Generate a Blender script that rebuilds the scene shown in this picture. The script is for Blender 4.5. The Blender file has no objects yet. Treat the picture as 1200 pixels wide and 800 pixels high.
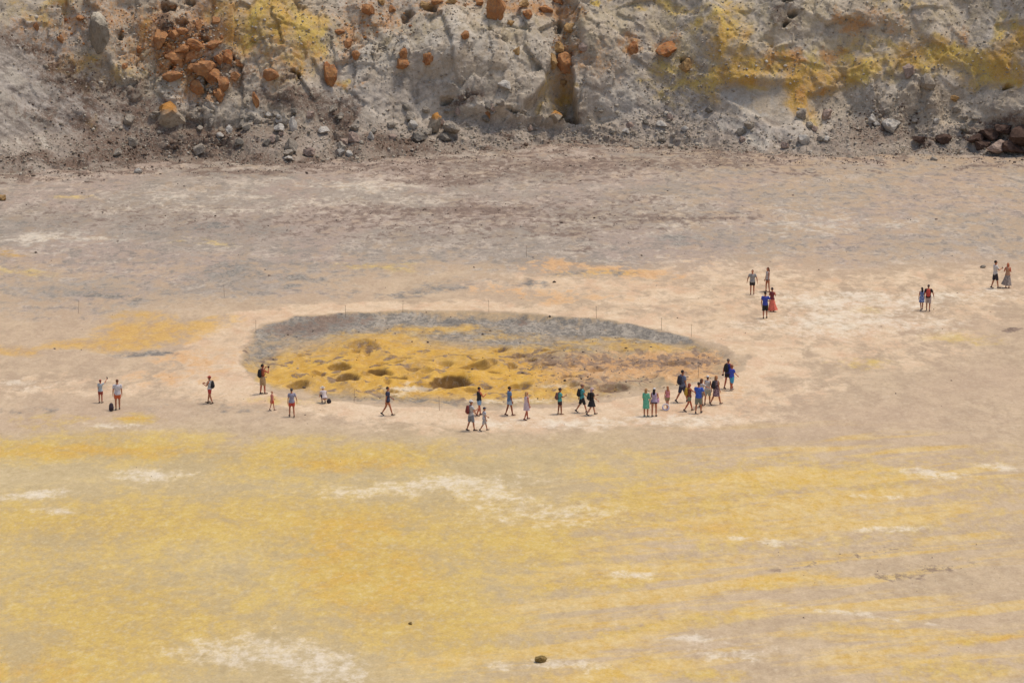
import bpy, bmesh, math, random
import numpy as np
from mathutils import Vector, Matrix
from mathutils.bvhtree import BVHTree

R = math.radians
scene = bpy.context.scene
col = scene.collection

# ------------------------------------------------------------------ camera, sky, sun, exposure
CAM_H, FPX, PITCH = 43.0, 3900.0, R(11.1)
cam_d = bpy.data.cameras.new('camera')
cam_d.lens = FPX / 1200 * 36
cam_d.sensor_width = 36
cam_d.clip_start = 1
cam_d.clip_end = 5000
cam = bpy.data.objects.new('camera', cam_d)
cam.location = (0, 0, CAM_H)
cam.rotation_euler = (R(90) - PITCH, 0, 0)
col.objects.link(cam)
scene.camera = cam

SUN_EL, SUN_AZ = R(73), R(80)          # azimuth clockwise from +Y
sd = Vector((math.sin(SUN_AZ) * math.cos(SUN_EL), math.cos(SUN_AZ) * math.cos(SUN_EL), math.sin(SUN_EL)))
world = bpy.data.worlds.new('World')
scene.world = world
world.use_nodes = True
wn = world.node_tree
bg = wn.nodes['Background']
sky = wn.nodes.new('ShaderNodeTexSky')
sky.sky_type = 'NISHITA'
sky.sun_disc = False
sky.sun_elevation = SUN_EL
sky.sun_rotation = SUN_AZ
sky.dust_density = 3.0
sky.air_density = 1.0
wn.links.new(sky.outputs[0], bg.inputs[0])
bg.inputs[1].default_value = 0.15
sl = bpy.data.lights.new('sun', 'SUN')
sl.energy = 2.2
sl.angle = R(10.0)
sl.color = (1.0, 0.92, 0.80)
sun = bpy.data.objects.new('sun', sl)
sun.rotation_euler = (-sd).to_track_quat('-Z', 'Y').to_euler()
sun.location = (40, 100, 120)
col.objects.link(sun)
scene.view_settings.view_transform = 'Standard'
scene.view_settings.look = 'None'
scene.view_settings.exposure = -0.1
scene.view_settings.gamma = 1.0

# ------------------------------------------------------------------ survey helpers
CP, SP = math.cos(PITCH), math.sin(PITCH)

def ray(u, v):
    dx, dy = (u - 600) / FPX, (400 - v) / FPX
    return Vector((dx, CP + dy * SP, -SP + dy * CP))

def at(u, v, z=0.0):
    d = ray(u, v)
    t = (z - CAM_H) / d.z
    return (d.x * t, d.y * t)

def chart(x, y, z):
    zz = z - CAM_H
    f = y * CP - zz * SP
    up = y * SP + zz * CP
    return 600 + FPX * x / f, 400 - FPX * up / f

rng = np.random.default_rng(7)

def _hash(ix, iy, seed):
    h = (ix.astype(np.int64) * 374761393 + iy.astype(np.int64) * 668265263 + seed * 982451653) & 0xffffffff
    h = ((h ^ (h >> 13)) * 1274126177) & 0xffffffff
    h = ((h ^ (h >> 16)) * 2246822519) & 0xffffffff
    return h ^ (h >> 15)

def rnd2(ix, iy, seed):
    return (_hash(ix, iy, seed) & 0xffffff) / float(0xffffff)

def perlin(x, y, seed=0):
    ix, iy = np.floor(x), np.floor(y)
    fx, fy = x - ix, y - iy
    ux, uy = fx ** 3 * (fx * (fx * 6 - 15) + 10), fy ** 3 * (fy * (fy * 6 - 15) + 10)
    def g(ox, oy):
        a = rnd2(ix + ox, iy + oy, seed) * 2 * np.pi
        return np.cos(a) * (fx - ox) + np.sin(a) * (fy - oy)
    a, b, c, d = g(0, 0), g(1, 0), g(0, 1), g(1, 1)
    return ((a + (b - a) * ux) + ((c + (d - c) * ux) - (a + (b - a) * ux)) * uy) * 1.5

def fbm(x, y, oct=4, seed=0, gain=0.5):
    s, a, tot = 0, 1.0, 0
    for o in range(oct):
        s = s + a * perlin(x * 2 ** o + 17.3 * o, y * 2 ** o - 9.1 * o, seed + o * 31)
        tot += a
        a *= gain
    return s / tot

def ridged(x, y, oct=4, seed=0):
    s, a, tot = 0, 1.0, 0
    for o in range(oct):
        s = s + a * (1 - 2 * np.abs(perlin(x * 2 ** o + 5 * o, y * 2 ** o, seed + o * 13)))
        tot += a
        a *= 0.5
    return s / tot

def blocks(x, y, seed=0, tilt=0.6):
    """broken-rock relief: every cell is its own slightly tilted facet"""
    ix, iy = np.floor(x), np.floor(y)
    best = np.full(x.shape, 1e9)
    val = np.zeros(x.shape)
    for ox in (-1, 0, 1):
        for oy in (-1, 0, 1):
            cx, cy = ix + ox, iy + oy
            px = cx + rnd2(cx, cy, seed)
            py = cy + rnd2(cx, cy, seed + 1)
            dx, dy = x - px, y - py
            d = dx * dx + dy * dy
            v = rnd2(cx, cy, seed + 2) - 0.5 + tilt * (dx * (rnd2(cx, cy, seed + 3) - 0.5) + dy * (rnd2(cx, cy, seed + 4) - 0.5)) * 2
            m = d < best
            best = np.where(m, d, best)
            val = np.where(m, v, val)
    return val - 0.35 * best

def joints(x, y, seed=0, w=.07):
    """narrow open joints between neighbouring blocks"""
    ix, iy = np.floor(x), np.floor(y)
    f1 = np.full(x.shape, 9.0)
    f2 = np.full(x.shape, 9.0)
    for ox in (-1, 0, 1):
        for oy in (-1, 0, 1):
            cx_, cy_ = ix + ox, iy + oy
            d_ = np.hypot(x - cx_ - rnd2(cx_, cy_, seed), y - cy_ - rnd2(cx_, cy_, seed + 1))
            f2 = np.minimum(f2, np.maximum(f1, d_))
            f1 = np.minimum(f1, d_)
    return np.exp(-((f2 - f1) / w) ** 2)

def sstep(x, a, b):
    t = np.clip((x - a) / (b - a), 0, 1)
    return t * t * (3 - 2 * t)

def blob(U, V, L):
    """union of soft ellipses (u, v, ru, rv, tilt, strength) given on the survey chart"""
    out = np.zeros(U.shape, dtype=np.float32)
    for (u, v, ru, rv, a, s) in L:
        c, sn = math.cos(R(a)), math.sin(R(a))
        du, dv = U - u, V - v
        q = np.sqrt(((du * c + dv * sn) / ru) ** 2 + ((-du * sn + dv * c) / rv) ** 2)
        w = s * (1 - sstep(q, 0.1, 1.4))
        out = out + w - out * w
    return out

def poly_sdf(X, Y, P):
    d = np.full(X.shape, 1e9)
    inside = np.zeros(X.shape, bool)
    n = len(P)
    for i in range(n):
        x0, y0 = P[i]
        x1, y1 = P[(i + 1) % n]
        ex, ey = x1 - x0, y1 - y0
        wx, wy = X - x0, Y - y0
        t = np.clip((wx * ex + wy * ey) / (ex * ex + ey * ey), 0, 1)
        d = np.minimum(d, np.hypot(wx - t * ex, wy - t * ey))
        c = ((y0 > Y) != (y1 > Y)) & (X < (x1 - x0) * (Y - y0) / (y1 - y0 + 1e-12) + x0)
        inside ^= c
    return np.where(inside, -d, d)

def grid_mesh(name, P, attrs=None, smooth=True):
    """P: (rows, cols, 3)"""
    r, c, _ = P.shape
    me = bpy.data.meshes.new(name)
    me.vertices.add(r * c)
    me.vertices.foreach_set('co', P.reshape(-1).astype(np.float32))
    i = (np.arange(r - 1)[:, None] * c + np.arange(c - 1)[None, :]).reshape(-1)
    q = np.stack([i, i + 1, i + c + 1, i + c], 1).astype(np.int32)
    nf = len(q)
    me.loops.add(nf * 4)
    me.loops.foreach_set('vertex_index', q.reshape(-1))
    me.polygons.add(nf)
    me.polygons.foreach_set('loop_start', (np.arange(nf) * 4).astype(np.int32))
    me.polygons.foreach_set('use_smooth', np.full(nf, smooth))
    me.update(calc_edges=True)
    for k, a in (attrs or {}).items():
        at_ = me.attributes.new(k, 'FLOAT', 'POINT')
        at_.data.foreach_set('value', a.reshape(-1).astype(np.float32))
    return me, q

def link(name, me, mat=None, parent=None, **props):
    o = bpy.data.objects.new(name, me)
    col.objects.link(o)
    if mat is not None and me is not None:
        me.materials.clear()
        for m in (mat if isinstance(mat, (list, tuple)) else [mat]):
            me.materials.append(m)
    if parent is not None:
        o.parent = parent
    for k, v in props.items():
        o[k] = v
    return o

# ------------------------------------------------------------------ material helpers
def lin(h):
    h = h.lstrip('#')
    h = h if len(h) == 6 else '888888'
    c = [int(h[i:i + 2], 16) / 255 for i in (0, 2, 4)]
    return tuple((x / 12.92 if x <= 0.04045 else ((x + 0.055) / 1.055) ** 2.4) for x in c) + (1,)

class NT:
    def __init__(s, name):
        s.mat = bpy.data.materials.new(name)
        s.mat.use_nodes = True
        s.t = s.mat.node_tree
        s.bsdf = s.t.nodes['Principled BSDF']
        s.bsdf.inputs['Roughness'].default_value = 0.95
        s.bsdf.inputs['Specular IOR Level'].default_value = 0.15
    def n(s, ty):
        return s.t.nodes.new(ty)
    def put(s, sock, v):
        if hasattr(v, 'is_linked'):
            s.t.links.new(v, sock)
        else:
            sock.default_value = v
    def pos(s):
        return s.n('ShaderNodeNewGeometry').outputs['Position']
    def obj(s):
        return s.n('ShaderNodeTexCoord').outputs['Object']
    def map(s, vec, scale=(1, 1, 1), rot=(0, 0, 0), loc=(0, 0, 0)):
        m = s.n('ShaderNodeMapping')
        s.put(m.inputs['Vector'], vec)
        m.inputs['Scale'].default_value = scale
        m.inputs['Rotation'].default_value = rot
        m.inputs['Location'].default_value = loc
        return m.outputs[0]
    def noise(s, vec, scale, detail=6, rough=0.6, dist=0.0):
        m = s.n('ShaderNodeTexNoise')
        s.put(m.inputs['Vector'], vec)
        m.inputs['Scale'].default_value = scale
        m.inputs['Detail'].default_value = detail
        m.inputs['Roughness'].default_value = rough
        m.inputs['Distortion'].default_value = dist
        return m.outputs['Fac']
    def voro(s, vec, scale, feature='F1'):
        m = s.n('ShaderNodeTexVoronoi')
        m.feature = feature
        s.put(m.inputs['Vector'], vec)
        m.inputs['Scale'].default_value = scale
        return m.outputs['Distance']
    def attr(s, name):
        m = s.n('ShaderNodeAttribute')
        m.attribute_name = name
        return m.outputs['Fac']
    def math(s, op, a, b=0.0, c=0.0):
        m = s.n('ShaderNodeMath')
        m.operation = op
        s.put(m.inputs[0], a)
        s.put(m.inputs[1], b)
        s.put(m.inputs[2], c)
        return m.outputs[0]
    def sm(s, v, lo, hi, a=0.0, b=1.0):
        m = s.n('ShaderNodeMapRange')
        m.interpolation_type = 'SMOOTHSTEP'
        s.put(m.inputs['Value'], v)
        m.inputs['From Min'].default_value = lo
        m.inputs['From Max'].default_value = hi
        m.inputs['To Min'].default_value = a
        m.inputs['To Max'].default_value = b
        return m.outputs[0]
    def mix(s, f, a, b, mode='MIX'):
        m = s.n('ShaderNodeMix')
        m.data_type = 'RGBA'
        m.blend_type = mode
        s.put(m.inputs[0], f)
        s.put(m.inputs[6], a)
        s.put(m.inputs[7], b)
        return m.outputs[2]
    def patch(s, mask, noise, k=1.0, lo=0.42, hi=0.62):
        """broken-up coverage: where the mask is strong nearly all is covered, where weak only noise peaks"""
        v = s.math('ADD', mask, s.math('MULTIPLY', s.math('SUBTRACT', noise, 0.5), k))
        return s.sm(v, lo, hi)
    def bump(s, h, strength, dist):
        b = s.n('ShaderNodeBump')
        b.inputs['Strength'].default_value = strength
        b.inputs['Distance'].default_value = dist
        s.put(b.inputs['Height'], h)
        return b.outputs[0]

# ------------------------------------------------------------------ crater floor
TOE = [(-200, 203), (0, 204), (110, 202), (190, 190), (250, 189), (330, 193), (420, 190), (500, 183), (600, 176), (700, 170), (800, 175), (900, 180), (1000, 186), (1080, 182), (1140, 182), (1220, 187), (1400, 188)]
tx = np.array([at(u, v)[0] for u, v in TOE])
ty = np.array([at(u, v)[1] for u, v in TOE])
FIELD_PX = [(284, 428), (283, 412), (292, 396), (312, 380), (345, 372), (400, 367), (480, 364), (560, 365), (640, 370), (700, 375), (760, 385),
            (815, 396), (850, 408), (876, 420), (872, 432), (850, 442), (810, 452), (760, 463), (700, 472), (630, 479), (560, 481), (480, 478),
            (410, 474), (350, 468), (310, 458), (294, 445)]
FIELD = [at(u, v) for u, v in FIELD_PX]

PITS = [  # sulphur vents (u, v, ru, rv, depth)
    (350, 456, 14, 4.0, .50), (405, 451, 13, 4.5, .70), (437, 442, 15, 4.5, .75), (466, 448, 11, 3.5, .55), (527, 454, 25, 5.0, .95), (487, 437, 13, 3.5, .5),
    (396, 431, 16, 3.0, .55), (557, 433, 18, 4.0, .5), (372, 440, 10, 3, .35), (612, 458, 14, 3.5, .40), (720, 462, 20, 4.5, .45), (668, 447, 12, 3, .35),
    (598, 433, 6, 2.2, .45), (601, 421, 7, 2.4, .4), (650, 420, 8, 2, .3), (700, 436, 10, 2, .25), (729, 432, 8, 2, .25), (790, 428, 16, 3, .25),
    (762, 444, 10, 2.5, .25), (575, 440, 12, 3, .4), (520, 428, 10, 2.5, .3), (450, 428, 9, 2.5, .3), (428, 410, 18, 3.5, .3), (610, 375, 6, 2.5, .25),
    (500, 458, 12, 3, .3), (640, 432, 9, 2.2, .35), (685, 452, 8, 2.2, .3), (470, 420, 10, 2.2, .3), (545, 420, 10, 2.2, .3), (585, 412, 9, 2.2, .3)]
_mr = random.Random(5)
MOUNDS = [(427, 405, 34, 7, .40), (372, 452, 26, 6, .30), (420, 446, 30, 6, .32), (460, 437, 30, 6, .28), (545, 446, 34, 6, .35), (505, 442, 20, 5, .3), (400, 425, 28, 5, .25),
          (440, 455, 34, 5, .22), (580, 430, 30, 6, .28), (650, 440, 32, 6, .25), (610, 448, 24, 5, .25), (700, 458, 30, 5, .22), (735, 455, 24, 6, .25),
          (350, 444, 22, 5, .25), (490, 428, 26, 5, .22), (540, 424, 24, 5, .2)]
for _ in range(40):
    MOUNDS.append((_mr.uniform(340, 800), _mr.uniform(408, 466), _mr.uniform(12, 26), _mr.uniform(3, 5.5), _mr.uniform(.10, .26)))
for _ in range(26):
    PITS.append((_mr.uniform(350, 700), _mr.uniform(412, 464), _mr.uniform(4, 9), _mr.uniform(1.6, 2.8), _mr.uniform(.18, .4)))

PITMAP = [None]
def floor_z(x, y, detail=True):
    x, y = np.asarray(x, float), np.asarray(y, float)
    z = 0.16 * fbm(x / 17, y / 17, 3, 3) + 0.035 * fbm(x / 2.6, y / 2.6, 3, 11)
    far = sstep(y, 238, 280)
    z = z + far * (0.16 * fbm(x / 6, y / 9, 3, 21) + 0.10 * np.maximum(ridged(x / 2.2, y / 2.6, 3, 25) - .25, 0))
    sd_ = poly_sdf(x, y, FIELD) + .9 * fbm(x / 2.2, y / 3.2, 4, 47)
    ins = sstep(-sd_, -0.15, 1.9)
    y_near, y_mid = at(600, 474)[1], at(600, 425)[1]
    z = z - 0.27 * ins * (.12 + .88 * sstep(y, y_near, y_mid))
    z = z + 0.07 * (1 - sstep(np.abs(sd_ - .5), 0.2, 1.5))
    m = sd_ < 0.5
    if m.any():
        xm, ym = x[m], y[m]
        U, V = chart(xm, ym, -0.3)
        wob = 3 * fbm(xm / 1.1, ym / 1.1, 3, 41)
        wob2 = 3 * fbm(xm / 2.2, ym / 3.5, 2, 43)
        dz = np.zeros(xm.shape)
        for (u, v, ru, rv, a) in MOUNDS:
            q = ((U - u + wob * 2) / ru) ** 2 + ((V - v + wob * .35) / rv) ** 2
            dz = np.maximum(dz, 1.35 * a * np.exp(-q * .9))
        pit = np.zeros(xm.shape)
        vent_shade = np.zeros(xm.shape)
        for (u, v, ru, rv, a) in PITS:
            q = np.sqrt(((U - u + wob2 * 2.5) / ru) ** 2 + ((V - v + wob2 * .5) / rv) ** 2)
            pit = np.maximum(pit, (.08 + .42 * a) * (1 - sstep(q, 0.5, 1.02)))
            vent_shade = np.maximum(vent_shade, min(.9, .05 + 1.0 * a) * (1 - sstep(q + .03 * wob, 0.94, 1.07)))
            dz = dz + 0.16 * a * np.exp(-((q - 1.35) / .4) ** 2)
        rough = sstep(V, 398, 420)
        rgt = sstep(U, 560, 660)
        dz = dz + rough * (0.20 * fbm(xm / 1.5, ym / 2.2, 3, 51) + rgt * .10 * fbm(xm / .8, ym / 1.0, 3, 53) + rgt * .05 * blocks(xm / .5, ym / .7, 57)) + 0.10 * fbm(xm / 1.3, ym / 1.6, 4, 52) + (1 - rough) * .05 * blocks(xm / .6, ym / .8, 54)
        z = z.copy()
        z[m] += (dz - pit) * ins[m]
        PITMAP[0] = np.zeros(z.shape)
        PITMAP[0][m] = vent_shade * ins[m]
    return z

def axis(segs):
    out = []
    for a, b, st in segs:
        n = max(1, int(round((b - a) / st)))
        out += list(np.linspace(a, b, n, endpoint=False))
    out.append(segs[-1][1])
    return np.array(out)

gx = axis([(-900, -70, 60), (-70, -52, 1.0), (-52, -20, .26), (-20, 18, .13), (18, 52, .26), (52, 70, 1.0), (70, 900, 60)])
gy = axis([(-300, 120, 40), (120, 136, 1.0), (136, 194, .30), (194, 224, .085), (224, 236, .15), (236, 318, .32), (318, 340, 2), (340, 1500, 80)])
GX, GY = np.meshgrid(gx, gy)
GZ = floor_z(GX, GY)
U, V = chart(GX, np.maximum(GY, 60), GZ)
SDF = poly_sdf(GX, GY, FIELD) + .9 * fbm(GX / 2.2, GY / 3.2, 4, 47)
wobble = fbm(GX / 3, GY / 5, 3, 71)
pitmap = PITMAP[0]
IN = sstep(-SDF, -0.12, .35 + 3.2 * sstep(V, 440, 462) + 2.0 * sstep(U, 800, 850))

U0, V0 = U, V
U = U + (26 * fbm(GX / 4.5, GY / 8, 4, 73)) * (1 - .6 * IN)
V = V + (8 * fbm(GX / 4.5 + 40, GY / 8, 4, 74)) * (1 - .6 * IN)
M = {}
M['field'] = IN
far = sstep(V + 26 * fbm(GX / 12, GY / 18, 3, 72), 345, 285) * (1 - .42 * sstep(U, 640, 980)) * (1 - IN)
M['far'] = np.clip(far + blob(U, V, [(60, 345, 130, 30, 4, .6), (250, 335, 160, 22, 2, .7), (560, 335, 80, 10, 0, .5), (700, 300, 120, 30, 0, .5)]) * (1 - IN), 0, 1)
ring = sstep(SDF, -.1, .4) * (1 - sstep(SDF + 1.6 * wobble, 1.6, 5.2))
M['path'] = np.clip(ring * .95 + blob(U, V, [
    (700, 492, 230, 12, -1, .85), (560, 500, 150, 10, 0, .5), (880, 470, 110, 22, -12, .7), (240, 440, 80, 30, 0, .75), (60, 450, 90, 14, -4, .5), (160, 452, 70, 12, -6, .6),
    (760, 345, 160, 26, 8, .75), (640, 335, 110, 14, 0, .55), (900, 330, 160, 30, 6, .65), (980, 390, 160, 40, 4, .7), (1120, 340, 130, 40, 0, .55), (420, 362, 130, 7, -3, .7)]), 0, 1) * (1 - IN)
M['yellow'] = np.clip(blob(U, V, [
    (110, 525, 330, 22, 0, .72), (400, 538, 190, 20, -3, .72), (60, 615, 190, 40, 0, .62), (230, 610, 200, 34, 0, .55), (430, 665, 150, 75, 12, .80), (90, 690, 200, 60, 0, .56),
    (200, 735, 240, 60, 0, .56), (60, 780, 190, 50, 0, .62), (560, 610, 170, 40, 4, .50), (640, 650, 120, 40, 0, .56), (520, 740, 130, 50, 0, .62), (760, 590, 120, 26, -6, .56),
    (860, 578, 170, 34, -3, .5), (840, 628, 120, 20, 6, .46), (1000, 560, 130, 30, 0, .34), (1080, 620, 170, 30, 0, .2), (700, 680, 120, 16, -9, .62), (770, 735, 150, 9, -9, .62),
    (900, 680, 60, 5, -4, .64), (880, 688, 40, 4, -3, .7), (1020, 737, 70, 6, 4, .70), (1150, 746, 80, 6, -5, .78), (690, 790, 170, 14, -6, .6), (1100, 785, 110, 20, -3, .50),
    (830, 790, 60, 8, 0, .6), (330, 580, 240, 40, 0, .22), (1160, 560, 80, 50, 0, .22), (700, 545, 320, 35, 0, .16), (600, 580, 640, 70, 0, .14), (600, 700, 640, 120, 0, .10),
    (160, 490, 34, 8, 0, .75), (60, 492, 60, 10, 0, .4), (330, 470, 60, 6, 0, .45), (1010, 426, 45, 9, 0, .38), (1130, 395, 60, 12, 0, .3), (1013, 365, 22, 5, 0, .45), (442, 312, 60, 8, 0, .48), (20, 320, 60, 7, 2, .35), (240, 284, 40, 5, 0, .35),
    (90, 228, 30, 4, 0, .35)]) * (1 - IN)
    + IN * blob(U, V, [(430, 432, 140, 36, -4, 1.0), (560, 442, 110, 30, 0, .88), (490, 452, 150, 11, 0, .85), (350, 446, 60, 14, 0, .85), (445, 400, 60, 14, 0, .8), (640, 462, 110, 16, 0, .58),
                     (540, 385, 60, 6, 0, .50), (600, 395, 50, 5, 0, .5), (680, 400, 60, 7, 0, .52), (740, 404, 40, 7, 0, .56), (470, 384, 34, 5, 0, .45), (700, 465, 130, 8, 0, .5), (800, 408, 80, 6, 0, .48), (335, 420, 24, 12, 0, .5), (610, 412, 160, 8, 0, .52)]), 0, 1)
M['ochre'] = np.clip(blob(U, V, [(160, 386, 60, 13, -4, .95), (175, 397, 70, 12, -6, .9), (110, 404, 60, 8, 0, .9), (235, 380, 50, 9, -8, .7), (20, 412, 40, 7, 0, .8), (155, 370, 50, 8, 0, .5), (10, 295, 34, 6, 4, .5),
    (100, 528, 170, 10, 0, .5), (420, 660, 90, 70, 12, .36), (430, 545, 80, 9, 0, .55), (160, 490, 20, 3, 0, .7), (900, 678, 40, 3, 0, .6), (1160, 746, 50, 4, -5, .6), (30, 790, 80, 20, 0, .4), (700, 320, 60, 5, 0, .4), (840, 618, 60, 10, 4, .45)]) * (1 - IN)
    + IN * blob(U, V, [(400, 438, 130, 26, 0, .85), (540, 450, 130, 24, 0, .9), (440, 412, 80, 14, 0, .85), (600, 432, 80, 24, 0, .82)]), 0, 1)
M['peach'] = np.clip(IN * blob(U, V, [(720, 432, 150, 20, 0, .95), (810, 424, 80, 16, 0, .95), (640, 436, 70, 20, 0, .7), (660, 450, 90, 14, 0, .6), (820, 440, 50, 12, 0, .8)])
    + (1 - IN) * blob(U, V, [(680, 312, 90, 8, 2, .6), (640, 345, 110, 10, 2, .5), (760, 325, 60, 8, 2, .55), (230, 425, 70, 20, -6, .45), (190, 445, 60, 10, -4, .5), (850, 465, 60, 12, -10, .3)]), 0, 1)
M['grey'] = np.clip(IN * blob(U, V, [(560, 385, 260, 20, 0, .9), (310, 418, 34, 34, 0, .95), (340, 385, 60, 16, 0, .7), (420, 378, 130, 14, 0, .9), (760, 394, 90, 14, 3, .95), (640, 400, 110, 14, 0, .8), (700, 412, 120, 8, 0, .6), (840, 412, 40, 10, 10, .8), (430, 468, 130, 8, 0, 1.0), (520, 475, 90, 7, 0, .95), (470, 458, 24, 5, 0, .6),
    (600, 472, 60, 6, 0, .5), (645, 455, 28, 5, 0, .75), (360, 462, 70, 6, 0, .7), (630, 448, 26, 4, 0, .5)])
    + (1 - IN) * blob(U, V, [(300, 320, 110, 18, 4, .5), (120, 345, 120, 14, 0, .45), (230, 270, 170, 12, 0, .40), (50, 262, 90, 8, 0, .45), (620, 331, 46, 6, 0, .62), (520, 335, 60, 7, 0, .55), (733, 322, 30, 5, 0, .68), (690, 318, 40, 3, 0, .5),
    (340, 336, 17, 4, 0, .8), (281, 344, 9, 3, 0, .75), (450, 345, 80, 6, -4, .5), (800, 280, 60, 8, 0, .4), (250, 480, 90, 8, 0, .38), (30, 480, 60, 5, 0, .4), (190, 415, 60, 6, 0, .45)]), 0, 1)
M['white'] = np.clip(blob(U, V, [(190, 559, 60, 11, 0, .60), (50, 579, 70, 6, -4, .60), (70, 597, 40, 6, 0, .58), (330, 765, 80, 34, 14, .55), (390, 785, 60, 30, 0, .55), (250, 765, 90, 18, 0, .5), (470, 572, 140, 14, -4, .44), (590, 570, 90, 22, 0, .36), (640, 602, 150, 20, 0, .36),
    (700, 494, 190, 9, -1, .6), (860, 765, 60, 14, 0, .66), (830, 748, 40, 5, 0, .5), (740, 672, 60, 5, 0, .56), (1100, 555, 50, 7, 8, .66), (1170, 548, 30, 8, 0, .6), (1030, 582, 60, 4, 0, .5), (900, 635, 60, 5, 3, .5), (1000, 378, 150, 18, 0, .55), (960, 350, 90, 14, 0, .45),
    (1100, 350, 140, 14, 0, .45), (1040, 620, 60, 5, 0, .5), (640, 780, 90, 10, 0, .45), (30, 450, 40, 8, 0, .5), (130, 500, 60, 6, 0, .4), (630, 279, 40, 4, -8, .5), (60, 280, 120, 8, 0, .42), (300, 240, 300, 20, 0, .35), (420, 215, 150, 10, 0, .4), (1010, 720, 120, 3, 6, .45), (880, 258, 300, 24, 0, .30)]) * (1 - .85 * IN)
    + IN * blob(U, V, [(480, 455, 34, 5, 0, .7), (560, 472, 60, 5, 0, .5), (475, 447, 12, 3, 0, .6), (645, 453, 34, 4, 0, .6), (620, 470, 60, 4, 0, .5), (455, 462, 30, 4, 0, .5)]), 0, 1)
M['brown'] = np.clip(blob(U, V, [(520, 212, 70, 8, 0, .62), (555, 246, 60, 7, 0, .66), (470, 246, 90, 6, 0, .45), (668, 276, 44, 6, 0, .64), (690, 291, 30, 4, -6, .5), (640, 192, 200, 10, 0, .66), (420, 198, 100, 8, 0, .6), (620, 205, 200, 12, 0, .5), (780, 258, 40, 5, 0, .58), (750, 232, 60, 7, 0, .45), (860, 190, 140, 9, 0, .62), (860, 178, 90, 6, 0, .6),
    (940, 203, 60, 4, 0, .55), (840, 255, 60, 4, 0, .5), (700, 255, 300, 24, 0, .30), (300, 260, 200, 26, 0, .26), (1160, 195, 60, 8, 0, .5), (1192, 386, 14, 4, 0, .85), (1080, 668, 90, 14, -8, .28), (990, 655, 120, 8, -10, .28), (530, 255, 260, 40, 0, .28), (100, 250, 160, 20, 0, .28)]) * (1 - IN)
    + IN * np.maximum(.62 * sstep(V, 400, 412) * sstep(fbm(GX / 1.3, GY / 1.7, 3, 77), .06, .34),
                      blob(U, V, [(427, 405, 34, 7, 0, .62), (380, 380, 60, 12, -8, .62), (345, 385, 40, 8, 0, .5), (700, 425, 120, 12, 0, .55), (800, 425, 60, 12, 0, .55), (640, 420, 60, 10, 0, .52), (690, 450, 80, 10, 0, .52), (725, 460, 30, 7, 0, .6), (610, 377, 10, 5, 0, .7)])), 0, 1)
M['wisp'] = np.clip(blob(U, V, [(900, 640, 330, 150, 0, .36), (1050, 580, 220, 70, 0, .34), (740, 720, 170, 70, -10, .46), (1080, 745, 200, 60, 0, .42), (620, 780, 200, 40, 0, .4), (880, 570, 160, 40, 0, .4)]), 0, 1) * (1 - IN)
M['vent_shade'] = np.clip(pitmap, 0, 1)
M['warm'] = sstep(V + 14 * fbm(GX / 9, GY / 14, 3, 75), 486, 540) * (1 - .80 * sstep(U + .5 * (V - 600), 560, 860))
yt = np.interp(gx, tx, ty)
toe_d = yt[None, :] - GY
M['brown'] = np.maximum(M['brown'], .78 * (1 - sstep(toe_d + 12 * fbm(GX / 6, GY / 7, 4, 79), 2, 11)) * sstep(fbm(GX / 2.5, GY / 2.5, 3, 78), -.3, .25) * (1 - .3 * sstep(U, 700, 1000)))
P = np.stack([GX, GY, GZ], -1)
U, V = U0, V0
g_me, g_q = grid_mesh('crater_floor', P, M)

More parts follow.
